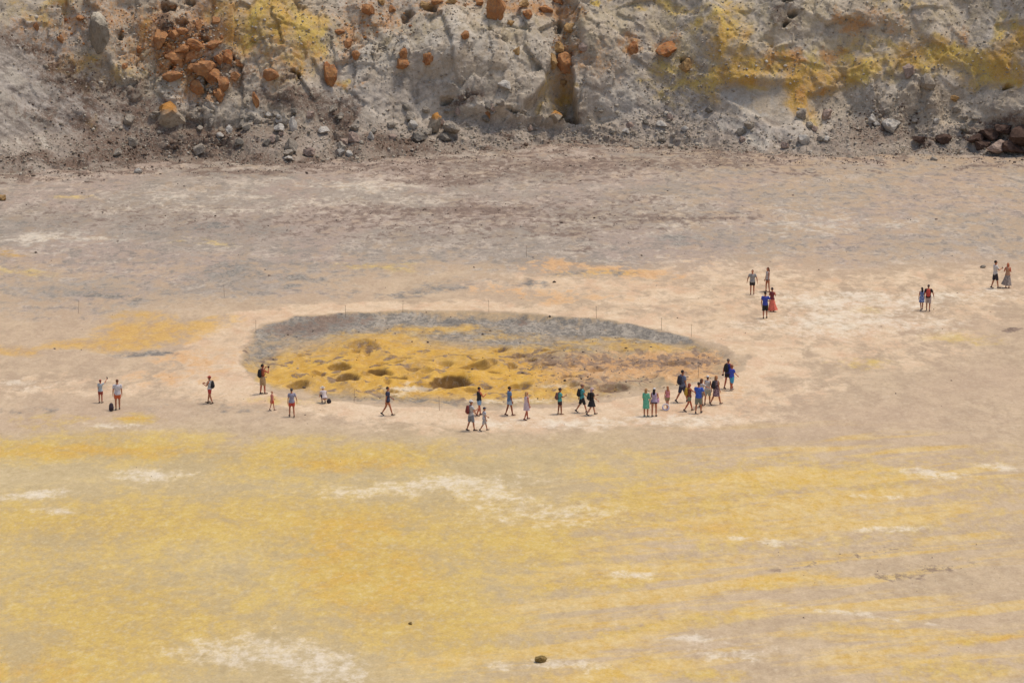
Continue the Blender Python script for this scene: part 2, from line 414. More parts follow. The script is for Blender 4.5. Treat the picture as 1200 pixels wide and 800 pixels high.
def ground_material():
    s = NT('crater_floor_mineral_crust')
    p = s.pos()
    q = s.map(p, (1, .5, 1))                       # crusts drawn out along the drainage, away from the wall
    nb = s.noise(q, .09, 5, .55)
    nm = s.noise(q, .5, 9, .64, .4)
    nm2 = s.noise(s.map(q, loc=(40, 13, 0)), .38, 9, .64, .5)
    nm3 = s.noise(s.map(q, loc=(-70, 31, 0)), 1.1, 9, .68, .4)
    st = s.noise(s.map(q, loc=(12, -40, 0)), .85, 10, .70, .4)
    st2 = s.noise(s.map(q, (.6, 1, 1), (0, 0, R(5)), (9, 77, 0)), .30, 10, .68, .6)
    nf = s.noise(s.map(p, (1, .7, 1)), 2.6, 6, .72)
    nff = s.noise(s.map(p, (1, .6, 1)), 9.0, 4, .7)
    fl = s.noise(s.map(q, loc=(3, 5, 0)), 3.6, 5, .62, .2)
    fl2 = s.noise(s.map(q, loc=(31, 15, 0)), 1.9, 6, .66, .3)
    wi = s.noise(s.map(s.map(p, rot=(0, 0, R(-20))), (.20, .95, 1)), .45, 8, .58, .5)     # runoff wisps
    zs = s.sm(s.math('ADD', s.math('ADD', s.math('MULTIPLY', st, .35), s.math('MULTIPLY', st2, .4)), s.math('MULTIPLY', fl2, .25)), .38, .62)
    zm = s.sm(s.math('ADD', s.math('MULTIPLY', nm, .5), s.math('MULTIPLY', nm3, .5)), .38, .62)
    zf = s.sm(s.math('ADD', s.math('MULTIPLY', nm3, .6), s.math('MULTIPLY', nf, .4)), .37, .63)
    zw = s.sm(s.math('ADD', s.math('MULTIPLY', wi, .85), s.math('MULTIPLY', fl2, .15)), .36, .64)
    A = s.attr
    def cover(name, nz, w, most=.9):
        a = A(name)
        f = s.sm(s.math('SUBTRACT', s.math('ADD', nz, a), 1.0), -w, w)
        return s.math('MULTIPLY', s.math('MULTIPLY', f, s.sm(a, .02, .2)), most)
    c = s.mix(zm, lin('#b49d82'), lin('#cab293'))
    c = s.mix(s.sm(nb, .4, .65, 0, .45), c, lin('#bfa58b'))
    c = s.mix(s.math('MULTIPLY', A('warm'), .7), c, s.mix(zs, lin('#b8a473'), lin('#cdb98a')))
    fc = s.mix(zm, lin('#928678'), lin('#b2a494'))
    fc = s.mix(s.sm(nb, .45, .58, 0, .6), fc, lin('#ad998b'))
    fc = s.mix(s.sm(nm2, .50, .60, 0, .55), fc, s.mix(zf, lin('#857d72'), lin('#9d9488')))
    fc = s.mix(s.sm(zs, .55, .85, 0, .55), fc, lin('#cbbba8'))
    fc = s.mix(s.sm(zf, .60, .85, 0, .6), fc, lin('#7b746a'))
    c = s.mix(cover('far', zm, .5, 1.0), c, fc)
    pc = s.mix(zs, lin('#d3b693'), lin('#e3cbab'))
    pc = s.mix(s.sm(nm2, .46, .62, 0, .55), pc, lin('#cda684'))
    c = s.mix(cover('path', zm, .45, .95), c, pc)
    fld = s.mix(zf, lin('#a18f74'), lin('#bfa27c'))
    c = s.mix(A('field'), c, fld)
    gc = s.mix(zf, lin('#6c6a66'), lin('#aea597'))
    gc = s.mix(s.sm(fl, .50, .58, 0, .8), gc, lin('#5a5854'))
    c = s.mix(cover('grey', zs, .30), c, gc)
    pe = s.mix(zf, lin('#c6945f'), lin('#dab283'))
    c = s.mix(cover('peach', zm, .35, .85), c, pe)
    ye = s.mix(zs, lin('#c59d3e'), lin('#d4b768'))
    ye = s.mix(s.sm(fl, .5, .66, 0, .45), ye, lin('#cdbb86'))
    ye = s.mix(s.math('MULTIPLY', A('field'), .75), ye, s.mix(zf, lin('#c8933a'), lin('#d9ae58')))
    c = s.mix(cover('yellow', zs, .50, .88), c, ye)
    c = s.mix(cover('wisp', zw, .36, .75), c, s.mix(zf, lin('#d3ab50'), lin('#ddc389')))
    oc = s.mix(zf, lin('#c99634'), lin('#d6ab50'))
    c = s.mix(cover('ochre', zm, .6, .7), c, oc)
    wc = s.mix(zf, lin('#dccdb0'), lin('#e6dac6'))
    c = s.mix(cover('white', s.math('ADD', s.math('MULTIPLY', zs, .6), s.math('MULTIPLY', zf, .4)), .35, .75), c, wc)
    bc = s.mix(s.sm(nf, .35, .65), lin('#64534a'), lin('#8c7767'))
    c = s.mix(cover('brown', zf, .25, .85), c, bc)
    c = s.mix(s.math('MULTIPLY', A('vent_shade'), .95), c, s.mix(zf, lin('#3f2b1d'), lin('#6b4a30')))  # moist brown of the pits, darkened further to paint in the shade of hollows
    # grain
    c = s.mix(s.sm(nff, .28, .72, .0, .22), c, s.mix(1.0, c, lin('#a0937f'), 'MULTIPLY'))
    c = s.mix(s.sm(fl, .53, .68, 0, .24), c, s.mix(.5, c, lin('#ead9bd')))
    c = s.mix(s.sm(fl, .46, .34, 0, .15), c, s.mix(1.0, c, lin('#bcab92'), 'MULTIPLY'))
    c = s.mix(s.sm(fl2, .55, .68, 0, .25), c, s.mix(.5, c, lin('#e6d6ba')))
    c = s.mix(s.sm(nff, .64, .76, 0, .35), c, lin('#7c6f60'))
    s.put(s.bsdf.inputs['Base Color'], c)
    h = s.math('ADD', s.math('MULTIPLY', nf, .6), s.math('MULTIPLY', nff, .25))
    s.put(s.bsdf.inputs['Normal'], s.bump(s.math('ADD', h, nm3), .45, .10))
    return s.mat

ground = link('crater_floor', g_me, ground_material(), kind='structure', label='sulphur stained crater floor', category='ground')

# ------------------------------------------------------------------ crater wall (talus below, altered rock above)
cx = axis([(-150, -54, 1.2), (-54, 54, .125), (54, 150, 1.2)])
ct = axis([(-1.2, 19, .12), (19, 26, .35), (26, 60, 1.2)])
ytoe = np.interp(cx, tx, ty) + 3.0 * fbm(cx / 9, cx * 0 + 3, 2, 90) + 1.6 * fbm(cx / 2.4, cx * 0 + 3, 3, 92) - .006 * np.maximum(np.abs(cx) - 52, 0) ** 2
# slope angle along the profile; the height of the talus differs along the wall
TAL = [(0, 6.0), (130, 6.4), (250, 5.2), (330, 5.2), (420, 5.6), (520, 5.4), (600, 4.6), (690, 3.4), (780, 6.6), (850, 3.2), (930, 2.8), (1000, 5.2), (1100, 5.0), (1200, 5.6)]
talus = np.interp(cx, [at(u, 185)[0] for u, _ in TAL], [t for _, t in TAL]) + .5 * fbm(cx / 5, cx * 0 + 9, 2, 91)
CX, CT = np.meshgrid(cx, ct)
ang = R(9) + R(20) * sstep(CT, .2, 2.6) + R(33) * sstep(CT, talus[None, :] - 1.4, talus[None, :] + 1.6) - R(20) * sstep(CT, 19, 24) - R(34) * sstep(CT, 26, 40)
dt = np.gradient(ct)[:, None]
i0 = int(np.argmin(np.abs(ct)))
by = np.cumsum(np.cos(ang) * dt, 0)
bz = np.cumsum(np.sin(ang) * dt, 0)
ysm = np.convolve(np.pad(ytoe, 150, mode='edge'), np.ones(301) / 301, 'valid')
ysm = np.maximum(ysm, ytoe - .4)
ysm = np.convolve(np.pad(ysm, 110, mode='edge'), np.ones(221) / 221, 'valid')
by = ysm[None, :] + (ytoe - ysm)[None, :] * (1 - sstep(CT, 0, 7.5)) + by - by[i0]
bz = bz - bz[i0] + .03
CU, CV = chart(CX, by, bz)
WX = CX + 1.2 * fbm(CX / 3, CT / 3, 3, 101)
WT = CT + 1.2 * fbm(CX / 3 + 50, CT / 3, 3, 102)
rock = np.clip(sstep(CT, talus[None, :] - .8, talus[None, :] + 1.2), 0, 1)
scree = np.clip(blob(CU, CV, [(20, 110, 130, 110, 32, 1), (100, 150, 110, 50, 20, .9), (800, 95, 60, 60, -30, .85), (880, 155, 70, 24, 10, 1), (440, 120, 90, 40, 0, .5), (730, 120, 60, 30, 20, .6)]), 0, 1)
blocky = 1 - .62 * sstep(CU, 690, 760) * (1 - blob(CU, CV, [(1060, 110, 110, 40, 0, .8)]))
smooth_f = .30 + .70 * sstep(fbm(CX / 5, CT / 5, 3, 108), -.2, .25)
rocky = rock * (1 - .8 * scree)
d = rocky * (2.0 * fbm(CX / 10, CT / 16, 2, 111) + .55 * ridged(WX / 6.5, WT / 8, 2, 112) + blocky * (.70 * blocks(CX / 3.4 + .3 * WX, CT / 3.2, 113) + smooth_f * (.34 * blocks(CX / 1.2, CT / 1.3, 115) + .12 * blocks(CX / .45, CT / .5, 117))) + (1 - blocky) * 1.3 * (.5 * blocks((CX + CT * .7) / 5, (CT - CX * .5) / 4, 119, .9) + .15 * ridged((CX + .8 * CT) / 1.6, (CT - .8 * CX) / 5, 3, 120)))
d = d + (1 - rocky) * (.30 * fbm(CX / 4.5, CT / 4, 3, 121) + .34 * blocks(WX / 1.9, WT / 1.6, 122) * (1 - .8 * scree) + .24 * blocks(WX / .8, WT / .75, 123) * (1 - .55 * scree) + .07 * blocks(WX / .36, WT / .36, 125))
jz = rock * (1 - scree) * sstep(fbm(CX / 4, CT / 4, 2, 138), -.25, .25)
d = d - jz * blocky * smooth_f * (.34 * joints(WX / 2.3, WT / 2.7, 136, .06) + .10 * joints(CX / .95, CT / 1.1, 137, .09))
diag = fbm((CX * .8 - CT * .6) / 6, (CX * .6 + CT * .8) / 1.3, 4, 131)
d = d + scree * .30 * diag
d = d + .06 * fbm(CX / .5, CT / .5, 3, 133) + .05 * blocks(CX / .27, CT / .27, 135) * (1 - .5 * scree)
# named relief
d = d + 1.7 * blob(CU, CV, [(560, 70, 90, 60, 0, 1)]) * rock + 1.2 * blob(CU, CV, [(720, 60, 44, 60, 0, 1)]) + .9 * blob(CU, CV, [(1005, 88, 36, 26, 0, 1), (1090, 100, 36, 22, 0, .8), (1040, 120, 60, 20, 0, .4)]) + .5 * blob(CU, CV, [(250, 130, 50, 18, 0, 1), (300, 160, 60, 16, 0, .7), (560, 140, 50, 18, 0, .8), (118, 32, 18, 30, 5, 1)])
d = d + .7 * blob(CU, CV, [(970, 30, 60, 40, -35, 1), (1060, 20, 60, 40, 20, .7), (1180, 60, 50, 40, 0, .8), (330, 30, 60, 36, 0, .6)])
crev = poly_sdf(CU + 5 * fbm(CX / 1.1, CT / .9, 3, 141) - 2 * sstep(CU, 660, 668), CV + 4 * fbm(CX / .9 + 9, CT / .9, 2, 142), [(650, 10), (663, 8), (668, 40), (670, 84), (674, 112), (676, 143), (640, 141), (608, 139), (620, 120), (636, 102), (643, 86), (652, 60), (654, 36)])
notch = 1 - sstep(crev, -3.0, 1.0)
d = d - (2.0 + 2.0 * sstep(CU, 636, 668)) * notch * (0.12 + .88 * sstep(CV, 66, 108))
slab = 1 - sstep(poly_sdf(CU, CV, [(838, 106), (868, 97), (930, 97), (934, 128), (930, 146), (905, 148), (880, 130), (852, 116)]), -3, 2)
d = d * (1 - .75 * slab) - .4 * slab + .3 * blob(CU, CV, [(880, 92, 60, 7, 0, 1)]) + slab * .16 * blocks(CX / 1.3, CT / 5, 147)
slab2 = 1 - sstep(poly_sdf(CU, CV, [(946, 110), (990, 100), (1000, 118), (975, 132), (948, 134)]), -3, 3)
d = d * (1 - .6 * slab2) - .6 * slab2
HOLES = [(198, 9, 9, 7), (213, 29, 8, 5), (239, 47, 6, 5), (221, 2, 6, 5), (205, 76, 7, 4), (924, 4, 8, 4), (928, 18, 6, 5), (922, 31, 6, 4), (657, 30, 7, 9), (803, 75, 6, 5), (1180, 102, 5, 3), (345, 88, 6, 4), (505, 15, 8, 6), (478, 18, 6, 8), (276, 70, 5, 3), (243, 90, 6, 8), (140, 40, 4, 5), (525, 122, 9, 4), (600, 137, 8, 4)]
hw1, hw2 = 9 * fbm(CX / .9, CT / .9, 3, 143), 7 * fbm(CX / .9 + 31, CT / .9, 3, 144)
for (u, v, ru, rv) in HOLES:
    q = np.hypot((CU - u + hw1) / ru, (CV - v + hw2) / rv)
    d = d - 1.25 * (1 - sstep(q, .35, 1.15))
fade = sstep(CT, -.3, .8)
d = d * (0.15 + .85 * fade)
CYP = by - np.sin(ang) * d
CZP = bz + np.cos(ang) * d
CZP = np.where(CT < 0, bz - .05, CZP)

CU0, CV0 = CU, CV
CU = CU + 34 * fbm(CX / 3, CT / 3, 4, 81)
CV = CV + 20 * fbm(CX / 3 + 60, CT / 3, 4, 82)
K = {}
K['scree'] = scree
K['talus'] = 1 - rock
K['orange'] = blob(CU, CV, [(205, 58, 52, 40, 35, .80), (240, 88, 40, 28, 30, .85), (190, 40, 46, 34, 30, .6), (230, 30, 56, 44, 20, .62), (240, 110, 14, 10, 40, .8), (600, 6, 70, 12, 0, .8), (625, 16, 24, 10, 0, .7), (440, 18, 60, 26, 0, .52), (410, 45, 20, 26, 0, .55), (505, 8, 16, 14, 0, .8), (666, 12, 18, 16, 0, .8), (660, 55, 16, 20, 0, .55),
    (742, 52, 9, 18, -25, .85), (735, 42, 6, 8, -30, .8), (1003, 32, 16, 14, 20, .85), (985, 24, 14, 10, 0, .6), (975, 62, 20, 9, 0, .7), (930, 68, 12, 14, 30, .7), (908, 74, 22, 12, 0, .62), (1128, 46, 14, 16, 0, .9), (400, 98, 12, 6, 0, .6), (100, 15, 70, 20, 0, .42), (60, 55, 60, 30, 30, .38), (150, 40, 40, 40, 0, .42), (950, 105, 12, 16, 0, .5), (700, 75, 40, 24, 0, .36), (430, 101, 16, 5, 0, .5), (780, 50, 20, 10, 0, .5), (1040, 30, 30, 20, 0, .35), (300, 70, 100, 40, 0, .3)])
K['yellow'] = blob(CU, CV, [(318, 22, 66, 40, 0, .9), (350, 40, 34, 28, 0, .9), (285, 35, 34, 30, 0, .88), (350, 78, 30, 26, 0, .62), (372, 62, 14, 14, 0, .6), (165, 38, 18, 12, 0, .6), (850, 34, 28, 34, 10, .8), (820, 30, 34, 10, -10, .5), (845, 90, 40, 18, -15, .8), (895, 80, 70, 26, 4, .86), (960, 92, 56, 18, -14, .82), (942, 116, 26, 28, 0, .78), (1008, 76, 70, 28, -18, .74), (1090, 62, 22, 18, 0, .6),
    (1110, 66, 70, 18, -4, .78), (1155, 76, 38, 24, -20, .84), (1172, 86, 22, 24, 0, .82), (1192, 48, 34, 28, -30, .82), (885, 120, 10, 10, 0, .6), (780, 8, 50, 10, 0, .5), (710, 3, 8, 5, 0, .9), (1050, 8, 70, 12, 0, .4), (660, 100, 14, 30, 0, .62), (640, 110, 14, 30, 20, .5), (50, 22, 20, 10, 0, .5), (60, 8, 60, 10, 0, .42), (110, 85, 60, 20, 0, .4), (115, 145, 12, 8, 0, .6), (400, 95, 6, 10, 0, .7), (790, 90, 40, 40, -40, .40), (650, 185, 20, 12, 0, .5)])
K['cream'] = blob(CU, CV, [(30, 16, 50, 16, 0, .6), (330, 62, 80, 40, 0, .6), (440, 40, 90, 30, 0, .5), (870, 50, 100, 40, 0, .62), (1000, 20, 220, 50, 0, .55), (720, 30, 80, 30, 0, .4), (950, 80, 90, 30, -15, .6), (800, 60, 60, 60, 0, .5), (180, 60, 80, 50, 0, .45), (600, 40, 100, 40, 0, .3)])
K['brown'] = blob(CU, CV, [(140, 118, 110, 30, 18, .72), (110, 150, 110, 24, 14, .70), (60, 188, 100, 12, 0, .9), (170, 178, 90, 15, 0, .9), (230, 150, 60, 30, 10, .7), (40, 60, 60, 14, 30, .5), (70, 100, 50, 10, 30, .55), (350, 116, 80, 15, 5, .78), (545, 121, 30, 10, -6, .82), (588, 158, 22, 8, 0, .72), (480, 168, 60, 12, 0, .75), (1172, 150, 40, 16, -12, .98), (1180, 170, 36, 8, -8, .9), (1090, 164, 20, 6, 0, .9), (1130, 163, 12, 6, 0, .95), (1010, 158, 50, 16, 0, .55), (1030, 140, 60, 14, 0, .45), (270, 165, 90, 16, 0, .55), (320, 188, 140, 10, 0, .85), (450, 172, 60, 14, 0, .75), (300, 150, 60, 10, 0, .5), (390, 140, 50, 16, 0, .6), (380, 135, 40, 8, 0, .6), (405, 145, 12, 10, 0, .8), (200, 25, 24, 26, 30, .7), (240, 45, 10, 10, 0, .8), (668, 128, 8, 16, 0, .55), (922, 20, 14, 22, 0, .7), (345, 93, 20, 6, 0, .7), (90, 90, 50, 14, 30, .42), (20, 50, 40, 8, 30, .42), (700, 180, 260, 8, 0, .5), (270, 80, 20, 20, 0, .5)])
K['brown'] = np.maximum(K['brown'], (1 - sstep(CT, .5, 2.6)) * (.75 - .35 * sstep(CU, 700, 900)) * sstep(fbm(CX / 2.2, CT / 1.2, 3, 155), -.35, .3))
K['pale'] = blob(CU, CV, [(178, 30, 9, 34, 8, .8), (80, 20, 10, 14, 0, .6), (560, 60, 100, 50, 0, .42), (450, 60, 50, 26, 0, .5), (880, 118, 40, 22, 0, .75), (730, 110, 60, 30, 0, .55), (880, 155, 60, 18, 10, .6), (245, 125, 30, 20, 20, .6), (300, 145, 60, 16, 0, .5), (1010, 90, 50, 20, 0, .5), (20, 120, 80, 60, 30, .45), (420, 75, 40, 20, 0, .5)])
CU, CV = CU0, CV0
Pc = np.stack([CX, CYP, CZP], -1)
c_me, c_q = grid_mesh('crater_wall', Pc, K)

def wall_material():
    s = NT('altered_volcanic_rock')
    p = s.pos()
    A = s.attr
    nb = s.noise(p, .16, 5, .55, .4)
    nm = s.noise(p, .62, 9, .68, .6)
    nm2 = s.noise(s.map(p, loc=(30, 9, 4)), .45, 9, .70, .8)
    nf = s.noise(p, 2.6, 7, .74)
    nff = s.noise(p, 7.5, 4, .72)
    vo = s.voro(s.map(p, (1, 1, 1.2)), 3.2)
    di = s.noise(s.map(s.map(p, rot=(0, R(-31), 0)), (.16, .5, 1.1)), 1.1, 9, .70, .3)
    zm = s.sm(nm, .36, .64)
    zm2 = s.sm(nm2, .36, .64)
    zf = s.sm(s.math('ADD', s.math('MULTIPLY', nm, .45), s.math('MULTIPLY', nf, .55)), .37, .63)
    def cover(name, nz, w, most=.9):
        a = A(name)
        f = s.sm(s.math('SUBTRACT', s.math('ADD', nz, a), 1.0), -w, w)
        return s.math('MULTIPLY', s.math('MULTIPLY', f, s.sm(a, .02, .2)), most)
    c = s.mix(zm, lin('#a29684'), lin('#ccbfac'))
    c = s.mix(s.sm(nb, .42, .62, 0, .6), c, lin('#b3a188'))
    c = s.mix(s.sm(zm2, .6, .95, 0, .5), c, lin('#83776b'))
    sc = s.mix(s.sm(di, .38, .60), lin('#857a70'), lin('#beb3a6'))
    c = s.mix(A('scree'), c, sc)
    tc = s.mix(zf, lin('#7c6d60'), lin('#aa9c8d'))
    c = s.mix(s.math('MULTIPLY', A('talus'), .75), c, tc)
    c = s.mix(cover('cream', zm2, .5, .8), c, s.mix(zf, lin('#b09f7e'), lin('#c8b899')))
    c = s.mix(cover('pale', zm, .4, .8), c, s.mix(zf, lin('#a69d8f'), lin('#c6bcab')))
    c = s.mix(cover('yellow', s.math('ADD', s.math('MULTIPLY', zm, .5), s.math('MULTIPLY', zm2, .5)), .55, .88), c, s.mix(s.sm(nb, .46, .60, 0, .5), s.mix(zm2, lin('#b88d26'), lin('#d0b25a')), lin('#bb842e')))
    c = s.mix(cover('orange', zf, .5, .82), c, s.mix(s.sm(nf, .36, .62), lin('#9d6536'), lin('#bd8b52')))
    c = s.mix(cover('brown', zf, .55, .95), c, s.mix(s.sm(nf, .36, .64), lin('#453529'), lin('#7a6455')))
    c = s.mix(s.sm(nff, .54, .72, 0, .5), c, lin('#cdc3b3'))
    c = s.mix(s.sm(nff, .46, .28, 0, .5), c, lin('#665a50'))
    c = s.mix(s.sm(vo, .34, .05, 0, .35), c, lin('#c3b9aa'))
    s.put(s.bsdf.inputs['Base Color'], c)
    h = s.math('ADD', s.math('MULTIPLY', nf, .7), s.math('MULTIPLY', nff, .35))
    h = s.math('ADD', h, s.math('MULTIPLY', vo, -.45))
    s.put(s.bsdf.inputs['Normal'], s.bump(h, .36, .20))
    return s.mat

wall = link('crater_wall', c_me, wall_material(), kind='structure', label='steep altered rock wall of the crater above a rubble slope', category='cliff')

tree_w = BVHTree.FromPolygons(Pc.reshape(-1, 3).tolist(), c_q.tolist())
msk = (GX[:-1, :-1] > -56) & (GX[:-1, :-1] < 56) & (GY[:-1, :-1] > 130) & (GY[:-1, :-1] < 320)
tree_g = BVHTree.FromPolygons(P.reshape(-1, 3).tolist(), g_q[msk.reshape(-1)].tolist())
CAMV = Vector((0, 0, CAM_H))

def hit(u, v):
    dr = ray(u, v).normalized()
    best = None
    for t in (tree_w, tree_g):
        h = t.ray_cast(CAMV, dr)
        if h[0] is not None and (best is None or h[3] < best[2]):
            best = (h[0], h[1], h[3])
    return best

# ------------------------------------------------------------------ rocks
def rock_mesh(name, seed, sub=3, cuts=16, rough=.13):
    r = random.Random(seed)
    bm = bmesh.new()
    bmesh.ops.create_icosphere(bm, subdivisions=sub, radius=1.0)
    co = np.array([v.co[:] for v in bm.verts])
    for _ in range(cuts):
        n = np.array([r.gauss(0, 1) for _ in range(3)])
        n /= np.linalg.norm(n)
        dd = r.uniform(.42, .80)
        s_ = co @ n
        co = co - np.maximum(s_ - dd, 0)[:, None] * n * .95
    if rough:
        nn = fbm(co[:, 0] * 1.6 + seed, co[:, 1] * 1.6 + co[:, 2] * 1.1, 4, seed)
        n2 = fbm(co[:, 0] * 5 + seed, co[:, 2] * 5 + co[:, 1] * 3, 3, seed + 5)
        co = co * (1 + rough * 2.2 * nn + rough * 1.5 * n2)[:, None]
    for v, c in zip(bm.verts, co):
        v.co = c
    me = bpy.data.meshes.new(name)
    bm.to_mesh(me)
    bm.free()
    return me

def rock_material(name, base, light, dark, cap=None):
    s = NT(name)
    o = s.obj()
    oi = s.n('ShaderNodeObjectInfo').outputs['Random']
    v = s.n('ShaderNodeVectorMath')
    s.put(v.inputs[0], o)
    cc = s.n('ShaderNodeCombineXYZ')
    s.put(cc.inputs[0], s.math('MULTIPLY', oi, 40.0))
    s.put(v.inputs[1], cc.outputs[0])
    q = v.outputs[0]
    n1 = s.noise(q, 1.6, 7, .65, .5)
    n2 = s.noise(q, 6, 6, .7)
    c = s.mix(s.sm(n1, .34, .64), base, light)
    c = s.mix(s.sm(n2, .46, .62, 0, .7), c, dark)
    c = s.mix(s.math('MULTIPLY', oi, .55), c, s.mix(n1, dark, light))
    if cap:
        z = s.n('ShaderNodeSeparateXYZ')
        s.put(z.inputs[0], o)
        c = s.mix(s.sm(s.math('ADD', z.outputs[2], s.math('MULTIPLY', n1, .9)), .6, .95), c, cap)
    s.put(s.bsdf.inputs['Base Color'], c)
    s.put(s.bsdf.inputs['Normal'], s.bump(s.math('ADD', n2, n1), .6, .15))
    return s.mat

RM = {
    'orange': rock_material('iron_stained_rock', lin('#985c36'), lin('#c08a58'), lin('#87705a')),
    'tan': rock_material('ochre_crusted_rock', lin('#a88252'), lin('#c09c68'), lin('#7d6a55')),
    'grey': rock_material('grey_rock', lin('#948a7c'), lin('#b3a898'), lin('#6c6154')),
    'white': rock_material('bleached_rock', lin('#b8b0a4'), lin('#cdc6ba'), lin('#8d857a')),
    'dark': rock_material('dark_brown_rock', lin('#4c3a32'), lin('#6f5a4e'), lin('#2d221d')),
    'capped': rock_material('orange_capped_grey_rock', lin('#a1937f'), lin('#b8aa95'), lin('#7c6e5e'), lin('#b98548')),
    'pink': rock_material('pinkish_rock', lin('#a08a7c'), lin('#b8a292'), lin('#756459')),
    'bluegrey': rock_material('blue_grey_rock', lin('#7d766a'), lin('#999083'), lin('#5a5248')),
    'spire': rock_material('pale_tipped_rock', lin('#8d8372'), lin('#a59a88'), lin('#6b6153'), lin('#c4b9a4')),
    'olive': rock_material('olive_brown_rock', lin('#8c7444'), lin('#a88f5c'), lin('#665432')),
}
ROCKS = {k: [rock_mesh('boulder', 20 + i + 10 * j) for i in range(4)] for j, k in enumerate(RM)}
for k, L in ROCKS.items():
    for me in L:
        me.materials.append(RM[k])

rr = random.Random(3)
n_b = 0
def boulder(u, v, w, h, kind, label, group=None, sink=.30, tilt=0):
    """w, h: breadth and height on the chart; (u, v) is the middle of the rock's foot"""
    global n_b
    hp = hit(u, v)
    if hp is None:
        return
    pt, nrm, dist = hp
    m = dist / FPX
    W, H = w * m / 1.45, h * m / 1.35
    o = link('boulder', ROCKS[kind][n_b % 4])
    n_b += 1
    o.scale = (W, W * rr.uniform(.75, 1.0), H)
    o.rotation_euler = (rr.uniform(-.25, .25), R(tilt) + rr.uniform(-.2, .2), rr.uniform(-3, 3) if not tilt else rr.uniform(-.4, .4))
    o.location = pt + Vector((0, 0, H * .8 * (1 - sink))) + nrm * (-.10 * W)
    o['label'] = label
    o['category'] = 'boulder'
    if group:
        o['group'] = group

